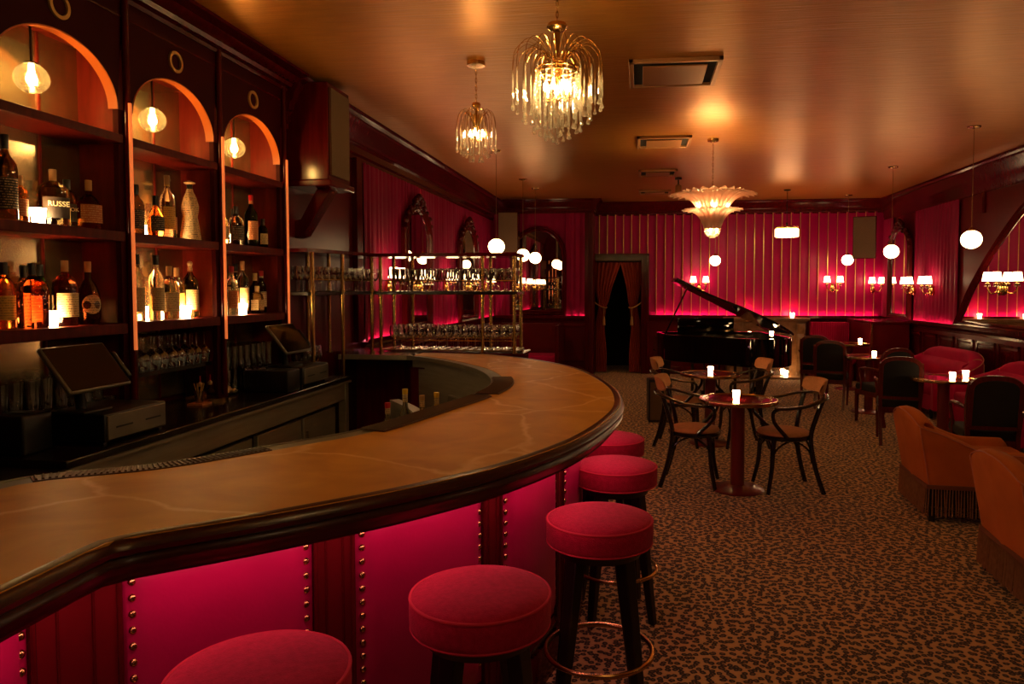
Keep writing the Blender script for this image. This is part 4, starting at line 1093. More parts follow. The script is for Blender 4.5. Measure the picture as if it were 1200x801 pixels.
# ------------------------------------------------------------------ bentwood armchairs (local: facing +Y)
def make_bentwood():
    r = thing('bentwood_armchair', 'b', 'chair')
    obj('seat_pad', MB().lathe([(.001,.448),(.195,.448),(.207,.458),(.20,.474),(.16,.486),(.05,.491),(.001,.491)], 40, cap=False), M['tanpad'], r, angle=60)
    obj('seat_ring', MB().lathe([(.17,.418),(.205,.418),(.216,.426),(.216,.445),(.206,.452),(.17,.452),(.17,.418)], 40, cap=False), M['blackwood'], r)
    for sx in (1,-1):
        obj('leg', MB().tube(catmull([(sx*.15,.125,.44),(sx*.165,.14,.33),(sx*.172,.15,.18),(sx*.20,.185,.0)],5), [.022-.0004*i for i in range(16)], 8), M['blackwood'], r)
        # rear leg carries on upward as the back post
        obj('leg', MB().tube(catmull([(sx*.20,-.26,0),(sx*.170,-.20,.2),(sx*.155,-.165,.44),(sx*.18,-.20,.62),(sx*.200,-.245,.765)],5), .019, 8), M['blackwood'], r)
        # arm scroll: from rail front end curling down to the seat
        obj('arm_support', MB().tube(catmull([(sx*.262,.13,.690),(sx*.268,.175,.66),(sx*.255,.16,.58),(sx*.21,.06,.47),(sx*.20,.03,.44)],6), .015, 8), M['blackwood'], r)
    # horseshoe arm rail
    pts = [(.258,.16,.690),(.278,.06,.694),(.282,-.06,.710),(.25,-.19,.745),(.16,-.275,.765),(0,-.305,.775)]
    pts = catmull(pts + [(-x,y,z) for x,y,z in pts[-2::-1]], 6)
    m = MB(); rings = []
    for i, p in enumerate(pts):
        t = (pts[min(i+1,len(pts)-1)]-pts[max(i-1,0)]).normalized(); n = Vector((t.y,-t.x,0)).normalized(); w = .031; h = .0125
        rings.append([p+n*w*cos(a)+Vector((0,0,1))*h*sin(a) for a in [2*PI*k/10 for k in range(10)]])
    obj('arm_rail', m.loft(rings), M['blackwood'], r)
    # padded back above the rail
    def pad(u, v):
        # closed section: v around, u along arc
        a = -PI/2 + (u-.5)*1.5; R = .285
        e = 1-abs(2*u-1)**14*.5
        b = 2*PI*v; hh = .056*e; th = .014*e
        rr = R + th*cos(b) - .0 + .02*(sin(b)) ; z = .842 + hh*(max(-1,min(1,1.6*sin(b))))
        return (rr*cos(a), rr*sin(a)*1.05-.01, z)
    g = MB().grid(pad, 25, 18)
    obj('back_pad', g, M['tanpad'], r, angle=60)
    br = MB()
    for (a, b) in (((.17,.145),(.158,-.175)),((-.17,.145),(-.158,-.175)),((.17,.145),(-.17,.145)),((.158,-.175),(-.158,-.175))):
        A = Vector((*a,.24)); B_ = Vector((*b,.24)); mid = (A+B_)/2
        up = Vector((0,0,1)); inn = mid*.93
        br.tube(catmull([A, A.lerp(inn,.12)+up*.09, A.lerp(inn,.5)+up*.155, Vector((inn.x,inn.y,.42))], 5), .0085, 6)
        br.tube(catmull([B_, B_.lerp(inn,.12)+up*.09, B_.lerp(inn,.5)+up*.155, Vector((inn.x,inn.y,.42))], 5), .0085, 6)
    obj('bent_braces', br, M['blackwood'], r)
    return r
bw0 = make_bentwood()
BW = [((.455,6.11),-1.72,'bentwood armchair left of the nearest table, facing right'),((1.165,6.06),1.72,'bentwood armchair right of the nearest table, facing left'),
      ((.44,7.66),-1.75,'bentwood armchair left of the table in front of the piano'),((1.03,7.68),1.75,'bentwood armchair right of the table in front of the piano'),
      ]
for i, ((x,y),rz,lb) in enumerate(BW):
    o = bw0 if i == 0 else dup(bw0,(x,y,0),rz); o.location=(x,y,0); o.rotation_euler=(0,0,rz); tag(o, lb, 'chair', 'black bentwood armchairs with tan pads')

# ------------------------------------------------------------------ upholstered dining armchairs (facing +Y)
def make_uph():
    r = thing('upholstered_armchair', 'u', 'chair')
    obj('seat', MB().rbox(-.235,.235,-.21,.25,.39,.475,.035,4), M['blackvel'], r)
    obj('seat_frame', MB().box(-.235,.235,-.22,.25,.335,.395), M['chairwood'], r, bevel=.006)
    for sx in (1,-1):
        obj('leg', MB().tube([(sx*.215,.22,.39),(sx*.215,.225,.2),(sx*.21,.23,0)], [.021,.018,.014], sq=True), M['chairwood'], r)
        obj('leg', MB().tube(catmull([(sx*.20,-.30,0),(sx*.205,-.24,.2),(sx*.21,-.215,.42),(sx*.225,-.25,.70),(sx*.215,-.29,.86)],4), .019, sq=True), M['chairwood'], r)
        obj('armrest', MB().tube(catmull([(sx*.225,-.245,.66),(sx*.255,-.12,.675),(sx*.262,.03,.67),(sx*.25,.13,.645),(sx*.24,.145,.60),(sx*.232,.12,.50),(sx*.228,.12,.40)],5), .0155, 8), M['chairwood'], r)
    # arched back
    out = []
    for i in range(29):
        t = i/28
        if t < .2: u, z = -.225, .50+(.80-.50)*t/.2
        elif t > .8: u, z = .225, .80-(.80-.50)*(t-.8)/.2
        else:
            a = PI-PI*(t-.2)/.6; u = .225*math.copysign(abs(cos(a))**.75,cos(a)); z = .80+.125*sin(a)**.8
        out.append((u,z))
    def by(z): return -.235-.055*((z-.5)/.42)
    fr = MB(); rg = []
    for i,(u,z) in enumerate(out):
        a = Vector(out[max(i-1,0)]); b = Vector(out[min(i+1,28)]); t = (b-a).normalized(); n = Vector((t.y,-t.x))
        rg.append([(u-n.x*.006,by(z)-.02,z-n.y*.006),(u-n.x*.006,by(z)+.02,z-n.y*.006),(u+n.x*.038,by(z)+.02,z+n.y*.038),(u+n.x*.038,by(z)-.024,z+n.y*.038)])
    fr.loft(rg); fr.tube([(-.21,by(.5),.50),(.21,by(.5),.50)],.018,sq=True)
    obj('back_frame', fr, M['chairwood'], r, bevel=.004)
    pn = MB(); n = len(out); sc = [(u*.87, .515+(z-.50)*.95) for u,z in out]
    vs = []; 
    for off, k in ((-.018,1),(-.026,.85),(.018,1),(.035,.85)):
        vs += [(u*k, by(z)+off, .7+(z-.7)*k) for u,z in sc]
    fs = [tuple(range(n,2*n)), tuple(range(4*n-1,3*n-1,-1))]
    for a,b in ((0,n),(0,2*n),(2*n,3*n)): fs += [(a+i,a+(i+1)%n,b+(i+1)%n,b+i) for i in range(n)]
    obj('back_pad', pn.add(vs,fs), M['blackvel'], r, angle=50)
    return r
up0 = make_uph()
UP = [((2.66,11.5),-.25,'black backed armchair farthest back, before the pleated banquette'),((2.62,10.35),-.35,'black backed armchair left of the partition table, nearer than the banquette one'),
      ((2.90,9.15),.35,'black backed armchair with red lit arm at the near side of the partition table'),((2.72,8.05),-.25,'black backed armchair left of the table before the far sofa'),
      ((2.86,6.45),-.10,'large black backed armchair directly behind the orange armchair'),]
for i, ((x,y),rz,lb) in enumerate(UP):
    o = up0 if i == 0 else dup(up0,(x,y,0),rz); o.location=(x,y,0); o.rotation_euler=(0,0,rz); o.scale=(.88,.94,1); tag(o, lb, 'chair', 'black backed mahogany armchairs')

# ------------------------------------------------------------------ tub shells: armchairs and sofas
def shell(path, hfn, th, z0, n=60):
    """path: points of the outer edge, room side left; rounded wall of the given thickness"""
    P = Path(path); rings = []; top = []
    for i in range(n+1):
        s = P.L*i/n; p, t, nn = P.at(s); u = i/n; h = hfn(u)
        sec = [(0,z0),(0,h-.07),(-.006,h-.03),(-.02,h-.008),(-th*.5,h),(-th+.02,h-.010),(-th+.004,h-.035),(-th,h-.08),(-th,z0)]
        rings.append([(p.x+nn.x*o, p.y+nn.y*o, z) for o, z in sec]); top.append((p.x-nn.x*.006,p.y-nn.y*.006,h-.018))
    return P, MB().loft(rings), top
def cushion(poly_fn, z0, z1, n=40): pass
def make_tub():
    r = thing('fringed_armchair', 'f', 'armchair')
    W, D = .32, .74   # half width, depth; back at y=0, facing +Y
    pa = [(W,D,0),(W+.0,.45,0),(W,.03,0),(W-.01,.008,0),(W-.03,0,0),(0,-.012,0),(-W+.03,0,0),(-W+.01,.008,0),(-W,.03,0),(-W,.45,0),(-W,D,0)][::-1]
    # dense corners
    pa = [Vector(p) for p in pa]
    Pt = Path(pa); Ls = Pt.L; back0 = (D-.0)/Ls
    def h(u):
        s = u*Ls; 
        d = min(s, Ls-s)          # distance from the front of the arm
        if d < .07: return .40+.10*sin(PI/2*d/.07)
        if d < D-.04:
            return .50 + .0*d + .15*sm(.30,.74,d)
        q = (d-(D-.04))/(Ls/2-(D-.04))
        return .65+.085*sin(PI/2*min(1,q*1.1))
    P, m, top = shell(pa, h, .11, .23, 110)
    def lean(v):
        w_ = max(0, 1-max(0,v[1])/.45)*max(0,(v[2]-.25)/.45)
        return (v[0]*(1+.05*w_), v[1]-.085*w_, v[2]+.02*w_)
    m.v = [lean(v) for v in m.v]; top = [lean(v) for v in top]
    obj('tub_shell', m, M['orange'], r, angle=60)
    obj('piping', MB().tube(top[4:-4], .0045, 6).tube([lean((W-.002,.008,z_)) for z_ in (.24,.35,.45,.55,.64)], .004, 6).tube([lean((-W+.002,.008,z_)) for z_ in (.24,.35,.45,.55,.64)], .004, 6), M['sofapipe'], r)
    obj('seat_cushion', MB().rbox(-W+.10,W-.10,.10,D+.01,.28,.45,.05,5), M['orange'], r)
    obj('base', MB().box(-W+.01,W-.01,.01,D-.01,.10,.28), M['blackvel'], r, bevel=.01)
    # fringe skirt
    ring = [(-W,D,0),(-W,.0,0),(W,.0,0),(W,D,0)]
    pts = []
    for a, b in zip(ring, ring[1:]+ring[:1]):
        a = Vector(a); b = Vector(b)
        for k in range(10): pts.append(a.lerp(b,k/10))
    Pf = Path(pts+[pts[0]]); nf = 150; fm = MB()
    for i in range(nf):
        q = Pf.L*(i+.5)/nf; p, t, nn = Pf.at(q); j = random.uniform(-.006,.006); k = random.uniform(-.003,.003)
        fm.tube([(p.x+nn.x*.010,p.y+nn.y*.010,.245),(p.x+nn.x*.014+t.x*k,p.y+nn.y*.014+t.y*k,.15),(p.x+nn.x*.020+t.x*k*2,p.y+nn.y*.020+t.y*k*2,.045+j)], [.004,.0048,.0052], 5)
    obj('fringe', fm, M['fringe'], r, angle=60)
    obj('fringe_tape', MB().loft([[(p.x+nn.x*.006,p.y+nn.y*.006,z) for z in (.235,.262)]+[(p.x+nn.x*.016,p.y+nn.y*.016,z) for z in (.262,.235)] for p,t,nn in [Pf.at(Pf.L*i/80) for i in range(80)]], True, False, True), M['fringetape'], r)
    for sx in (1,-1):
        for yy in (.03, D-.03): obj('foot', MB().box(sx*W*.93-.02,sx*W*.93+.02,yy-.02,yy+.02,0,.10), M['black'], r, bevel=.004)
    return r
tu0 = make_tub()
for i, ((x,y),rz,lb) in enumerate((((2.02,5.62),-PI/2-.06,'rust orange fringed armchair farther from the viewer, fully seen'),((1.955,4.13),-PI/2-.06,'rust orange fringed armchair cut by the right edge, nearest the viewer'))):
    o = tu0 if i == 0 else dup(tu0,(x,y,0),rz); o.location=(x,y,0); o.rotation_euler=(0,0,rz); tag(o, lb, 'armchair', 'rust orange fringed armchairs')

def make_sofa():
    r = thing('curved_sofa', 'c', 'sofa')
    W, D = .88, .72
    pa = catmull([(W*.95,D,0),(W,.52,0),(W,.32,0),(W-.10,.12,0),(W-.32,.02,0),(0,0,0),(-W+.32,.02,0),(-W+.10,.12,0),(-W,.32,0),(-W,.52,0),(-W*.95,D,0)][::-1],8)
    def h(u):
        d = min(u,1-u)*2
        if d < .04: return .50+.08*sin(PI/2*d/.04)
        return .58+.25*sm(.08,.75,d)
    P, m, top = shell(pa, h, .17, .12, 90)
    obj('tub_shell', m, M['sofa'], r, angle=60)
    pp = MB().tube(top[2:-2], .005, 6)
    for q in (.24,.76):
        p,t,nn = P.at(P.L*q); hh = h(q)
        pp.tube([(p.x-nn.x*.0,p.y-nn.y*.0,.3),(p.x+nn.x*.004,p.y+nn.y*.004,hh-.06),(p.x-nn.x*.03,p.y-nn.y*.03,hh+.003),(p.x-nn.x*.09,p.y-nn.y*.09,hh+.005),(p.x-nn.x*.165,p.y-nn.y*.165,hh-.03),(p.x-nn.x*.172,p.y-nn.y*.172,.4)], .005, 6)
    obj('piping', pp, M['sofapipe'], r)
    # seat cushion following the shell
    ins = [P.at(P.L*i/40) for i in range(41)]
    pl = [(p.x-n_.x*.16,p.y-n_.y*.16) for p,t,n_ in ins]
    ce = Vector((sum(a for a,b in pl)/41, sum(b for a,b in pl)/41))
    rg = []
    for k, z in ((.96,.28),(1,.30),(1,.41),(.97,.44),(.8,.455),(.4,.46)):
        rg.append([(ce.x+(a-ce.x)*k, ce.y+(b-ce.y)*k, z) for a,b in pl])
    obj('seat_cushion', MB().loft(rg), M['sofa'], r, angle=60)
    obj('base', MB().prism([(a*.98,b*.98+.01) for a,b in pl], .10, .285), M['sofa'], r)
    bp = MB()
    obj('back_cushion', bp.loft([[(p.x-n_.x*o,p.y-n_.y*o,z) for o,z in ((.15,.44),(.235,.46),(.255,.56),(.22,.66),(.15,.70))] for p,t,n_ in [P.at(P.L*(.2+.6*i/40)) for i in range(41)]]), M['sofa'], r, angle=60)
    for sx in (1,-1):
        for yy in (.16,.66): obj('foot', MB().cyl(sx*.66,yy,0,.12,.018,.024,12), M['black'], r)
    return r
so0 = make_sofa()
for i, ((x,y),rz,lb) in enumerate((((4.25,10.25),PI/2+.05,'crimson curved sofa against the wainscot, farther one'),((4.27,8.15),PI/2,'crimson curved sofa cut by the right edge of the photo'))):
    o = so0 if i == 0 else dup(so0,(x,y,0),rz); o.location=(x,y,0); o.rotation_euler=(0,0,rz); tag(o, lb, 'sofa', 'crimson curved sofas')

# ------------------------------------------------------------------ booth partition and banquette
r = thing('booth_partition', 'glossy red wooden booth partition in the far right corner', 'partition')
obj('body', MB().box(3.76,4.34,12.40,13.86,0,1.045), M['redpanel'], r, bevel=.005)
obj('cap_rail', MB().box(3.73,4.34,12.37,13.86,1.045,1.085), M['wood'], r, bevel=.008)
obj('corner_trim', MB().box(3.735,3.765,12.375,12.405,0,1.045), M['brass'], r)
r = thing('pleated_banquette', 'crimson vertically channelled banquette against the back wall', 'banquette')
bm_ = MB(); nb = 24
def bk(u, v):
    x = 3.09+.66*u; w = abs(sin(PI*u*nb)); z = .44+.565*v
    return (x, 13.66-.022*w*min(1,(1-v)*8+.3), z)
obj('back', bm_.grid(bk, nb*8+1, 8), M['sofa'], r, angle=80)
obj('back_frame', MB().box(3.085,3.755,13.66,13.85,.0,1.01), M['sofa'], r, bevel=.01)
obj('seat', MB().rbox(3.085,3.755,13.18,13.68,.30,.46,.05,4), M['sofa'], r)
obj('plinth', MB().box(3.05,3.73,13.24,13.66,0,.30), M['wood'], r)
# booth at the far left beside the mirror
r = thing('corner_booth', 'dark wooden bench booth end below the round topped mirror', 'booth')
obj('end_panel', MB().box(-1.42,-1.36,12.1,13.0,0,1.0), M['wood'], r, bevel=.01)
obj('back', MB().box(-2.5,-1.42,12.92,13.0,0,1.0), M['redpanel'], r, bevel=.01)
obj('seat', MB().rbox(-2.5,-1.43,12.3,12.9,.3,.47,.04,4), M['sofa'], r)
obj('base', MB().box(-2.5,-1.44,12.35,12.9,0,.3), M['wood'], r)

# ------------------------------------------------------------------ fireplace
r = thing('fireplace', 'brown marble fireplace with carved corbels behind the piano', 'fireplace', (2.30,13.95,0))
obj('mantel_shelf', MB().box(-.76,.76,-.34,0,1.04,1.085).box(-.72,.72,-.31,0,1.01,1.04), M['stone'], r, bevel=.012)
sb = MB().box(-.70,-.42,-.26,0,0,1.01).box(.42,.70,-.26,0,0,1.01).box(-.42,.42,-.26,0,.84,1.01)
obj('surround', sb, M['stone'], r, bevel=.006)
for sx in (-1,1):
    cb_ = MB()
    prof = [(-.26,.98),(-.335,.98),(-.34,.92),(-.32,.86),(-.285,.80),(-.30,.70),(-.29,.45),(-.285,.12),(-.32,.10),(-.32,0),(-.26,0)]
    cb_.prism(prof, sx*.60-.065, sx*.60+.065, 'x')
    obj('corbel', cb_, M['stone'], r, bevel=.008)
ar = MB()
pts = [(-.42,.84)]
for i in range(13):
    a = PI-PI*i/12; pts.append((.40*cos(a), .66+.14*sin(a)))
pts.append((.42,.84)); ar.prism(pts+[(.42,.86),(-.42,.86)][:0], -.24, -.02, 'y')
obj('arched_lintel', ar, M['stone'], r)
obj('firebox', MB().box(-.42,.42,-.02,-.005,0,.84).box(-.42,.42,-.25,0,0,.01), M['lacquer'], r)
obj('hearth', MB().box(-.80,.80,-.62,-.26,0,.035), M['stone'], r, bevel=.006)
obj('firescreen', MB().box(-.20,.36,-.30,-.285,.04,.72), M['crystal'], r)
votive((2.62,13.50,.035), 'votive glowing on the hearth of the fireplace', 'votive', 1.3)
votive((2.78,13.80,1.086), 'votive on the right end of the mantel', 'votive', 1.1)
votive((2.02,13.80,1.086), 'votive on the left part of the mantel behind the piano lid', 'votive', 1.0)

# ------------------------------------------------------------------ grand piano (local: keyboard at far side +Y, straight side at +X)
r = thing('grand_piano', 'black lacquered grand piano with raised lid before the fireplace', 'piano', (1.10,10.35,0), math.radians(8))
def out2d(k=1.0):
    pts = [(-.78,.62),(-.78,.25)]
    c = catmull([(-.78,.25,0),(-.75,.0,0),(-.58,-.22,0),(-.30,-.42,0),(-.10,-.68,0),(.10,-.90,0),(.38,-.98,0),(.62,-.92,0),(.77,-.72,0)],6)
    pts += [(p.x,p.y) for p in c[1:]]
    pts += [(.78,-.6),(.78,.62)]
    return [(x*k, -.18+(y+.18)*k) for x,y in pts]
ol = out2d()
def case(a, z0, z1, inset=.045):
    n = len(a); inn = [(x*.94, -.18+(y+.18)*.94) for x,y in a]
    return MB().add([(x,y,z0) for x,y in a]+[(x,y,z1) for x,y in a]+[(x,y,z1) for x,y in inn]+[(x,y,z0) for x,y in inn],
       [f for i in range(n) for j in [(i+1)%n] for f in ((i,j,n+j,n+i),(n+i,n+j,2*n+j,2*n+i),(2*n+i,2*n+j,3*n+j,3*n+i),(3*n+i,3*n+j,j,i))])
obj('rim', case(ol, .62, .985), M['lacquer'], r, bevel=.006)
obj('soundboard', MB().prism([(x*.95,-.18+(y+.18)*.95) for x,y in ol], .86, .875), M['brass'], r)
obj('bottom', MB().prism([(x*.95,-.18+(y+.18)*.95) for x,y in ol], .62, .66), M['lacquer'], r)
stg = MB()
for i in range(30):
    x = -.62+.043*i; y1 = -.1-.62*((i+1)/30)**.8
    stg.tube([(x,.40,.90),(x+.02,y1,.90)], .0015, 4)
obj('strings', stg, M['brass'], r)
obj('keybed', MB().box(-.78,.78,.60,.92,.60,.70).box(-.78,-.70,.60,.92,.70,.90).box(.70,.78,.60,.92,.70,.90), M['lacquer'], r, bevel=.008)
kb = MB()
for i in range(52): x = -.69+1.38*i/52; kb.box(x,x+.0245,.74,.90,.70,.722)
obj('keys', kb, M['l_white'], r)
obj('fallboard', MB().box(-.70,.70,.60,.63,.70,.92), M['lacquer'], r)
# lid hinged on the straight side
an = math.radians(27)
lm = MB(); lm.M = Matrix.Translation((.79,0,1.0)) @ Matrix.Rotation(an,4,'Y') @ Matrix.Translation((-.79,0,0))
ld = [(x*1.015,-.18+(y+.18)*1.015) for x,y in out2d() if y < .30] 
ld = [p for p in ld]; ld = [(-.79,.30)]+[p for p in ld if p[1] < .29]+[(.79,.30)]
lm.prism(ld, 0, .032)
obj('lid', lm, M['lacquer'], r, bevel=.003)
lf = MB(); lf.M = Matrix.Translation((.79,0,1.0)) @ Matrix.Rotation(an,4,'Y') @ Matrix.Translation((-.79,0,0))
lf.box(-.79,.79,-.02,.29,.033,.062)
obj('front_flap', lf, M['lacquer'], r, bevel=.003)
hx = .79-1.50*cos(an); hz = 1.0+1.50*sin(an)
obj('lid_prop', MB().tube([(-.77,-.02,.97),(hx+.09,-.02,hz-.05)], .011, 8), M['lacquer'], r)
obj('music_desk', MB().rbox(-.52,.30,.34,.365,.99,1.20,.01,3).box(-.5,.28,.30,.40,.975,.99), M['lacquer'], r)
for (x,y) in ((-.64,.55),(.64,.55),(.34,-.72)):
    lg_ = MB(); lg_.M = Matrix.Translation((x,y,0))
    lg_.tube([(0,0,.62),(0,0,.50),(0,0,.09)], [.07,.055,.035], sq=True)
    g = obj('leg', lg_, M['lacquer'], r, bevel=.006)
    c_ = MB(); c_.M = Matrix.Translation((x,y,0)); c_.rbox(-.03,.03,-.03,.03,.03,.09,.008,2).lathe([(.001,0),(.028,0),(.03,.03),(.001,.032)],14)
    obj('caster', c_, M['brass'], g)
obj('pedal_lyre', MB().box(-.12,-.10,.40,.43,.12,.62).box(.10,.12,.40,.43,.12,.62).box(-.16,.16,.36,.48,.08,.13), M['lacquer'], r, bevel=.004)
for x in (-.07,0,.07): obj('pedal', MB().rbox(x-.014,x+.014,.48,.58,.07,.085,.005,2), M['brass'], r)
r = thing('piano_bench', 'black piano bench beyond the piano', 'bench', (1.17,11.75,0), -.1)
obj('seat', MB().rbox(-.38,.38,-.17,.17,.44,.50,.02,3), M['blackvel'], r)
for sx in (1,-1):
    for sy in (1,-1): obj('leg', MB().box(sx*.33-.02,sx*.33+.02,sy*.12-.02,sy*.12+.02,0,.44), M['lacquer'], r)
votive((1.75,10.0,.987), 'votive on the piano rim', 'votive', .8)
r = thing('stage_monitor', 'small black grilled box on the floor left of the piano', 'speaker', (.24,8.95,0), .1)
obj('cabinet', MB().box(-.14,.14,-.10,.14,0,.52), M['black'], r, bevel=.008)
obj('grille', MB().box(-.12,.12,-.108,-.10,.03,.49), M['grille'], r)

# ------------------------------------------------------------------ sconces
def make_sconce(spread=.115):
    r = bpy.data.objects.new('wall_sconce', None); C.objects.link(r); r.empty_display_size = .05
    # local: wall at y=0, room toward -Y
    obj('back_plate', MB().lathe([(.001,0),(.02,.0),(.04,.03),(.045,.08),(.03,.11),(.035,.13),(.012,.16),(.001,.165)], 16, (0,-.012,-.10)), M['brass'], r)
    for sx in (1,-1):
        a = obj('arm', MB().tube(catmull([(0,-.03,-.03),(sx*.05,-.06,-.07),(sx*.09,-.09,-.07),(sx*spread,-.11,-.01),(sx*spread,-.115,.04)],6), .008, 8).lathe([(.004,.02),(.03,.03),(.034,.045),(.012,.05),(.010,.10)], 14, (sx*spread*.98,-.115,0)), M['brass'], r)
        obj('shade', MB().lathe([(.060,.075),(.042,.185)], 32, (sx*spread,-.115,0), cap=False), M['shade'], a, solid=.002)
        dp = MB()
        for k in range(6):
            b = 2*PI*k/6; dp.lathe([(.0005,0),(.005,.006),(.001,.022)], 6, (sx*spread+.03*cos(b),-.115+.03*sin(b),.005))
        obj('crystal_drop', dp, M['crystal'], a)
    return r
sc0 = make_sconce()
def sconce(loc, rz, label, first=[True]):
    o = sc0 if first[0] else copy_tree(sc0); first[0] = False
    o.location = loc; o.rotation_euler = (0,0,rz); tag(o, label, 'sconce', 'two shade brass wall sconces')
sconce((1.10,YB-.035,1.66), 0, 'twin shade sconce on the gold striped wall above the piano')
sconce((3.50,YB-.035,1.66), 0, 'twin shade sconce on the gold striped wall right of the fireplace')
sconce((4.20,YB-.035,1.64), .5, 'twin shade sconce in the far right corner of the striped wall')
sconce((XR-.08,12.25,1.62), -PI/2, 'twin shade sconce on the right curtain nearer the corner mirror')
sconce((XR-.08,11.50,1.62), -PI/2, 'twin shade sconce on the right curtain nearer the wood panelling')
sconce((XR-.03,9.52,1.64), -PI/2, 'twin shade sconce mounted on the great arched mirror')
sconce((XR-.03,6.4,1.64), -PI/2, 'twin shade sconce on the near half of the great arched mirror')
sconce((XL+.11,8.46,1.66), PI/2, 'twin shade sconce on the carved left mirror nearer the bar')
sconce((XL+.11,11.05,1.66), PI/2, 'twin shade sconce on the carved left mirror nearer the corner')
sconce((XL+.08,7.45,1.66), PI/2, 'twin shade sconce on the left curtain before the first mirror')
sconce((XL+.08,9.75,1.66), PI/2, 'twin shade sconce on the left curtain between the carved mirrors')
sconce((XL+.08,12.35,1.66), PI/2, 'twin shade sconce on the left curtain by the far corner')

# ------------------------------------------------------------------ globe pendants
def make_globe(zl=2.12):
    r = bpy.data.objects.new('globe_pendant', None); C.objects.link(r); r.empty_display_size = .05
    obj('canopy', MB().lathe([(.001,.0),(.065,.0),(.06,-.012),(.02,-.02),(.001,-.022)], 24), M['brass'], r)
    obj('cord', MB().cyl(0,0,zl-CZ+.11,-.015,.0035,seg=8), M['bronze'], r)
    obj('cap', MB().lathe([(.006,zl-CZ+.125),(.02,zl-CZ+.11),(.035,zl-CZ+.09),(.034,zl-CZ+.08)], 20), M['brass'], r)
    obj('globe', MB().ball((0,0,zl-CZ), .097, 28, 16, .95), M['globe'], r)
    return r
gl0 = make_globe()
GL = [((-1.69,8.47),'opal globe pendant nearest over the glass rack'),((-1.74,10.75),'opal globe pendant before the round topped mirror, left of two'),((-1.70,11.75),'opal globe pendant before the round topped mirror, right of two'),
      ((3.32,7.85),'opal globe pendant nearest on the right side'),((3.35,10.3),'opal globe pendant second on the right, near the corner mirror'),((3.60,13.3),'opal globe pendant before the right hand loudspeaker'),
      ((1.33,13.3),'opal globe pendant against the striped wall above the piano lid')]
ADDED_GL = [((3.3,5.2),'added unseen opal globe pendant, right side'),((3.3,2.4),'added unseen opal globe pendant, behind the viewer on the right'),((.9,.6),'added unseen opal globe pendant above the viewer')]  # unseen globes, added to light the stools and bar front
for i, ((x,y),lb) in enumerate(GL+ADDED_GL):
    o = gl0 if i == 0 else copy_tree(gl0); o.location = (x,y,CZ); tag(o, lb, 'pendant lamp', 'opal globe pendants')

# ------------------------------------------------------------------ chandeliers
def chain(m, z0, z1, s=.012, pitch=.028):
    n = int((z1-z0)/pitch)
    for i in range(n):
        z = z0+(z1-z0)*(i+.5)/n; ax = (i%2)
        pts = [((s*.55*cos(a)) if ax else 0, 0 if ax else (s*.55*cos(a)), z+pitch*.72*sin(a)) for a in [2*PI*k/10 for k in range(10)]]
        m.tube(pts, .0022, 5, True)
    m.tube([(0,0,z0),(0,0,z1)], .0012, 4)
def drop(m, x, y, z, l=.06, r=.010):
    m.lathe([(.0006,l),(.002,l*.6),(r*.7,l*.28),(r,l*.13),(r*.7,.002),(.0008,0)], 8, (x,y,z-l))
def waterfall(name, label, loc, ztop, tiers, drum=None, canopy=.07):
    """tiers: (n, radius, z arch, z bottom)"""
    r = thing(name, label, 'chandelier', loc)
    obj('canopy', MB().lathe([(.001,0),(canopy,0),(canopy*1.02,-.012),(canopy*.98,-.028),(.001,-.03)], 32), M['brass'], r)
    m = MB(); chain(m, ztop, -.03); obj('chain', m, M['brass'], r)
    R0 = tiers[0][1]
    obj('stem', MB().lathe([(.003,ztop+.005),(R0*.20,ztop-.005),(R0*.24,ztop-.025),(R0*.16,ztop-.045),(R0*.07,ztop-.05),(R0*.06,ztop-.19),(R0*.20,ztop-.20),(R0*.18,ztop-.215),(.004,ztop-.22)], 20), M['brass'], r)
    for ti, (n, R, za, zb) in enumerate(tiers):
        for k in range(n):
            a = 2*PI*k/n+ti*.13; c_, s_ = cos(a), sin(a)
            jit = random.uniform(-.006,.006)
            pts = catmull([(.012*c_,.012*s_,za-.13),(R*.35*c_,R*.35*s_,za-.04),(R*.68*c_,R*.68*s_,za),(R*.93*c_,R*.93*s_,za-.045),(R*c_,R*s_,za-.12),(R*c_,R*s_,(za+zb)/2)],4)
            w = obj('arm_wire', MB().tube(pts, .0022, 5), M['brass'], r)
            g = MB().tube([(R*c_,R*s_,(za+zb)/2+.02),(R*c_,R*s_,zb+.055+jit)], [.003,.0055], 6); drop(g, R*c_, R*s_, zb+.06+jit, .062, .0115)
            obj('glass_drop', g, M['crystal'], w)
    return r
random.seed(5)
b_ = CZ
big = waterfall('waterfall_chandelier', 'large brass waterfall chandelier of glass drops over the bar', (-.457,4.0,CZ), 3.075-b_,
    [(20,.245,2.965-b_,2.605-b_),(18,.185,2.945-b_,2.545-b_),(14,.13,2.90-b_,2.485-b_),(8,.07,2.86-b_,2.445-b_),(1,.001,2.8-b_,2.415-b_)])
dm = MB().torus((0,0,2.825-b_), .118, .006, 32, 6).torus((0,0,2.80-b_), .118, .004, 32, 6)
for k in range(16): a = 2*PI*k/16; dm.tube([(.118*cos(a),.118*sin(a),2.80-b_),(.118*cos(a+.2),.118*sin(a+.2),2.825-b_)],.002,4)
d_ = obj('drum_ring', dm, M['brass'], big)
for k in range(16):
    a = 2*PI*k/16; s_ = MB()
    for q in range(11): s_.ball((.118*cos(a),.118*sin(a),2.79-b_-q*.018), .0072, 6, 4)
    obj('bead_string', s_, M['crystal'], d_)
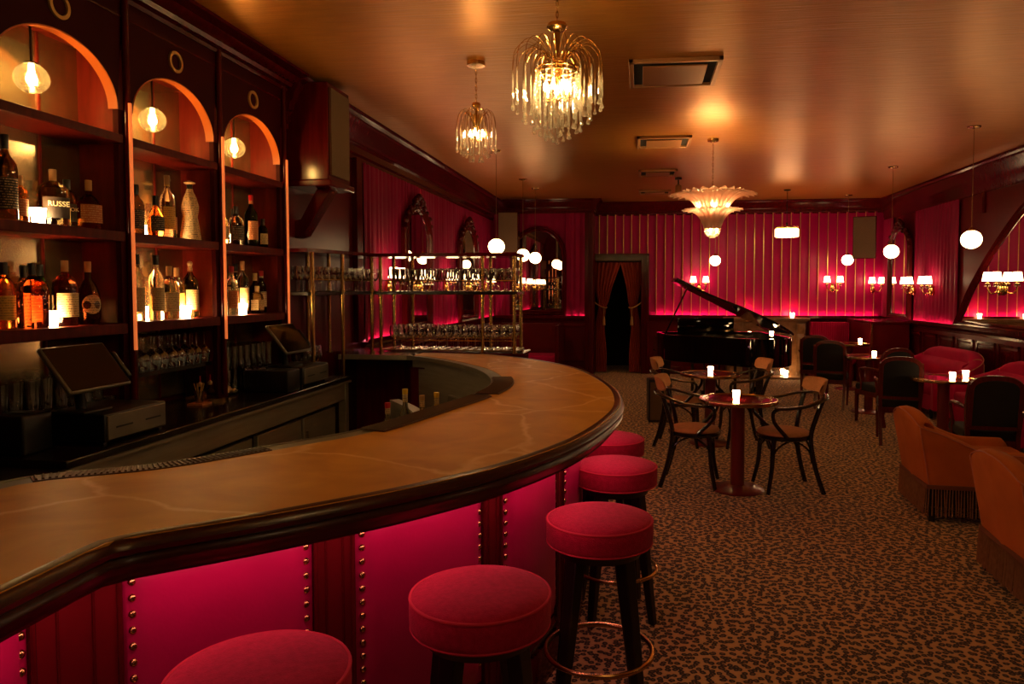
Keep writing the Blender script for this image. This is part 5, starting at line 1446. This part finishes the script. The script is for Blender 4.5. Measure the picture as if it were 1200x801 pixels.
for k in range(7):
    a = 2*PI*k/7; x, y = .065*cos(a), .065*sin(a)
    s_ = obj('candle_socket', MB().cyl(x,y,2.66-b_,2.70-b_,.010,seg=10).tube([(0,0,2.66-b_),(x,y,2.66-b_)],.004,6), M['brass'], big)
    obj('bulb', MB().lathe([(.001,-.0),(.010,.004),(.015,.022),(.009,.045),(.001,.062)], 12, (x,y,2.70-b_)), M['bulb_b'], s_)
sm_ = waterfall('waterfall_chandelier', 'small brass waterfall chandelier of glass drops, left of the large one', (-1.178,5.18,CZ), 2.965-b_,
    [(14,.142,2.905-b_,2.615-b_),(10,.095,2.90-b_,2.575-b_),(6,.045,2.88-b_,2.54-b_)], canopy=.065)
for k in range(4):
    a = 2*PI*k/4; x, y = .045*cos(a), .045*sin(a)
    s_ = obj('candle_socket', MB().cyl(x,y,2.69-b_,2.72-b_,.008,seg=10).tube([(0,0,2.69-b_),(x,y,2.69-b_)],.003,6), M['brass'], sm_)
    obj('bulb', MB().lathe([(.001,0),(.008,.004),(.011,.018),(.007,.036),(.001,.05)], 12, (x,y,2.72-b_)), M['bulb'], s_)
# petal chandelier
pr = thing('petal_chandelier', 'pink white glass petal chandelier in the middle of the room', 'chandelier', (.781,8.15,CZ))
obj('canopy', MB().lathe([(.001,0),(.065,0),(.06,-.025),(.02,-.035),(.001,-.036)], 28), M['brass'], pr)
m = MB(); chain(m, 2.66-b_, -.03, .014, .032); obj('chain', m, M['brass'], pr)
obj('stem', MB().cyl(0,0,2.25-b_,2.66-b_,.012,seg=12).cyl(0,0,2.42-b_,2.44-b_,.13,seg=24).cyl(0,0,2.28-b_,2.30-b_,.08,seg=24), M['brass'], pr)
def leaf(a, pts, w):
    """pts: (r, z) centre line; leaf with a ridge and lobed tip"""
    c_, s_ = cos(a), sin(a); cl = catmull([(r_,0,z) for r_,z in pts], 5); n = len(cl)
    def fn(u, v):
        p = cl[round(u*(n-1))]; ww = w*(.35+.65*sm(0,.5,u))*(1-max(0,(u-.75)/.25)**2.2)*(1+.06*sin(u*40)); k = (v-.5)*2
        t = ww*k; z = p.z+ .012*abs(k)+.003*cos(k*9); x = p.x
        return (x*c_-t*s_, x*s_+t*c_, z-b_)
    return MB().grid(fn, n, 9)
def leaves(n, pts, w, off=0):
    pro = None
    for k in range(n):
        a = 2*PI*k/n+off
        if pro is None: pro = obj('glass_leaf', leaf(0, pts, w), M['leaf'], pr, solid=.003, angle=70); o = pro
        else: o = pro.copy(); C.objects.link(o)
        o.rotation_euler = (0,0,a)
leaves(26, [(.13,2.43),(.17,2.50),(.23,2.58),(.32,2.635),(.40,2.65),(.475,2.635)], .048)
leaves(18, [(.13,2.44),(.15,2.52),(.20,2.60),(.27,2.66),(.33,2.69)], .045, .12)
leaves(18, [(.085,2.27),(.12,2.36),(.17,2.43),(.25,2.475),(.33,2.475)], .040)
leaves(14, [(.075,2.26),(.09,2.33),(.12,2.40),(.16,2.44)], .034, .15)
gb = MB().lathe([(.002,2.185-b_),(.03,2.19-b_),(.062,2.21-b_),(.082,2.25-b_),(.085,2.29-b_)], 20, cap=False)
for q in range(5):
    for k in range(14):
        a = 2*PI*k/14+q*.2; rr = (.03,.055,.072,.082,.085)[q]; zz = (2.19,2.205,2.225,2.25,2.28)[q]
        gb.ball((rr*cos(a), rr*sin(a), zz-b_), .011, 6, 4)
obj('beaded_bowl', gb, M['crystal'], pr)
for k in range(12):
    a = 2*PI*k/12; x, y = (.10,.17)[k%2]*cos(a), (.10,.17)[k%2]*sin(a)
    obj('bulb', MB().lathe([(.001,0),(.012,.004),(.020,.025),(.014,.05),(.001,.072)], 12, (x,y,2.50-b_)), M['bulb_b'], pr)
for k in range(3):
    a = 2*PI*k/3; x, y = .045*cos(a), .045*sin(a)
    obj('bulb', MB().lathe([(.001,0),(.010,.004),(.014,.022),(.009,.042),(.001,.055)], 12, (x,y,2.25-b_)), M['bulb'], pr)
# crystal drum fitting
cr = thing('crystal_drum_pendant', 'small bright drum of crystal rods hanging near the back wall', 'chandelier', (2.40,12.45,CZ))
obj('canopy', MB().lathe([(.001,0),(.06,0),(.05,-.02),(.001,-.03)], 20), M['darkmetal'], cr)
m = MB(); chain(m, 2.70-b_, -.03, .014, .032); m.cyl(0,0,2.62-b_,2.71-b_,.015,seg=10)
obj('chain', m, M['darkmetal'], cr)
rr = obj('frame', MB().torus((0,0,2.63-b_), .185, .007, 40, 8).torus((0,0,2.47-b_), .185, .005, 40, 8).tube([(-.185,0,2.63-b_),(.185,0,2.63-b_)],.005).tube([(0,-.185,2.63-b_),(0,.185,2.63-b_)],.005), M['brass'], cr)
for k in range(18):
    a = 2*PI*k/18; o_ = MB().rbox(-.026,.026,-.007,.007,2.475-b_,2.60-b_,.006,2).torus((0,0,0),.001,.0005,4,3)
    o_ = MB().rbox(-.026,.026,-.007,.007,2.475-b_,2.605-b_,.006,2)
    q = obj('crystal_rod', o_, M['drum'], cr); q.location = (.178*cos(a),.178*sin(a),0); q.rotation_euler = (0,0,a+PI/2)
    g = MB().torus((0,0,0), .020, .006, 14, 6); h_ = obj('rod_hook', g, M['brass'], cr); h_.location = (.184*cos(a),.184*sin(a),2.625-b_); h_.rotation_euler = (PI/2,0,a+PI/2)

# unseen copy of the large chandelier, added to light stools, floor and armchairs
o = copy_tree(big); o.location = (.35,1.35,CZ); o['label'] = 'added unseen large waterfall chandelier lighting the near stools'

# ------------------------------------------------------------------ camera, world, view
F = 850.0; yaw = math.atan((750-641)/F); pitch = math.atan((375-337)/F*cos(yaw))
cam = bpy.data.cameras.new('camera'); co = bpy.data.objects.new('camera', cam); C.objects.link(co)
cam.sensor_width = 36; cam.lens = F/1200*36; cam.shift_x = -(641-600)/1200; cam.shift_y = -(400.5-375)/1200
co.location = (0,0,1.63); co.rotation_euler = (PI/2-pitch, 0, yaw)
cam.clip_start = .05
sc = bpy.context.scene; sc.camera = co
w = bpy.data.worlds.new('world'); sc.world = w; w.use_nodes = True
w.node_tree.nodes['Background'].inputs[0].default_value = (.02,.012,.01,1); w.node_tree.nodes['Background'].inputs[1].default_value = .2
vs = sc.view_settings; vs.view_transform = 'Standard'; vs.look = 'None'; vs.gamma = 1; vs.use_curve_mapping = False
vs.exposure = -0.1
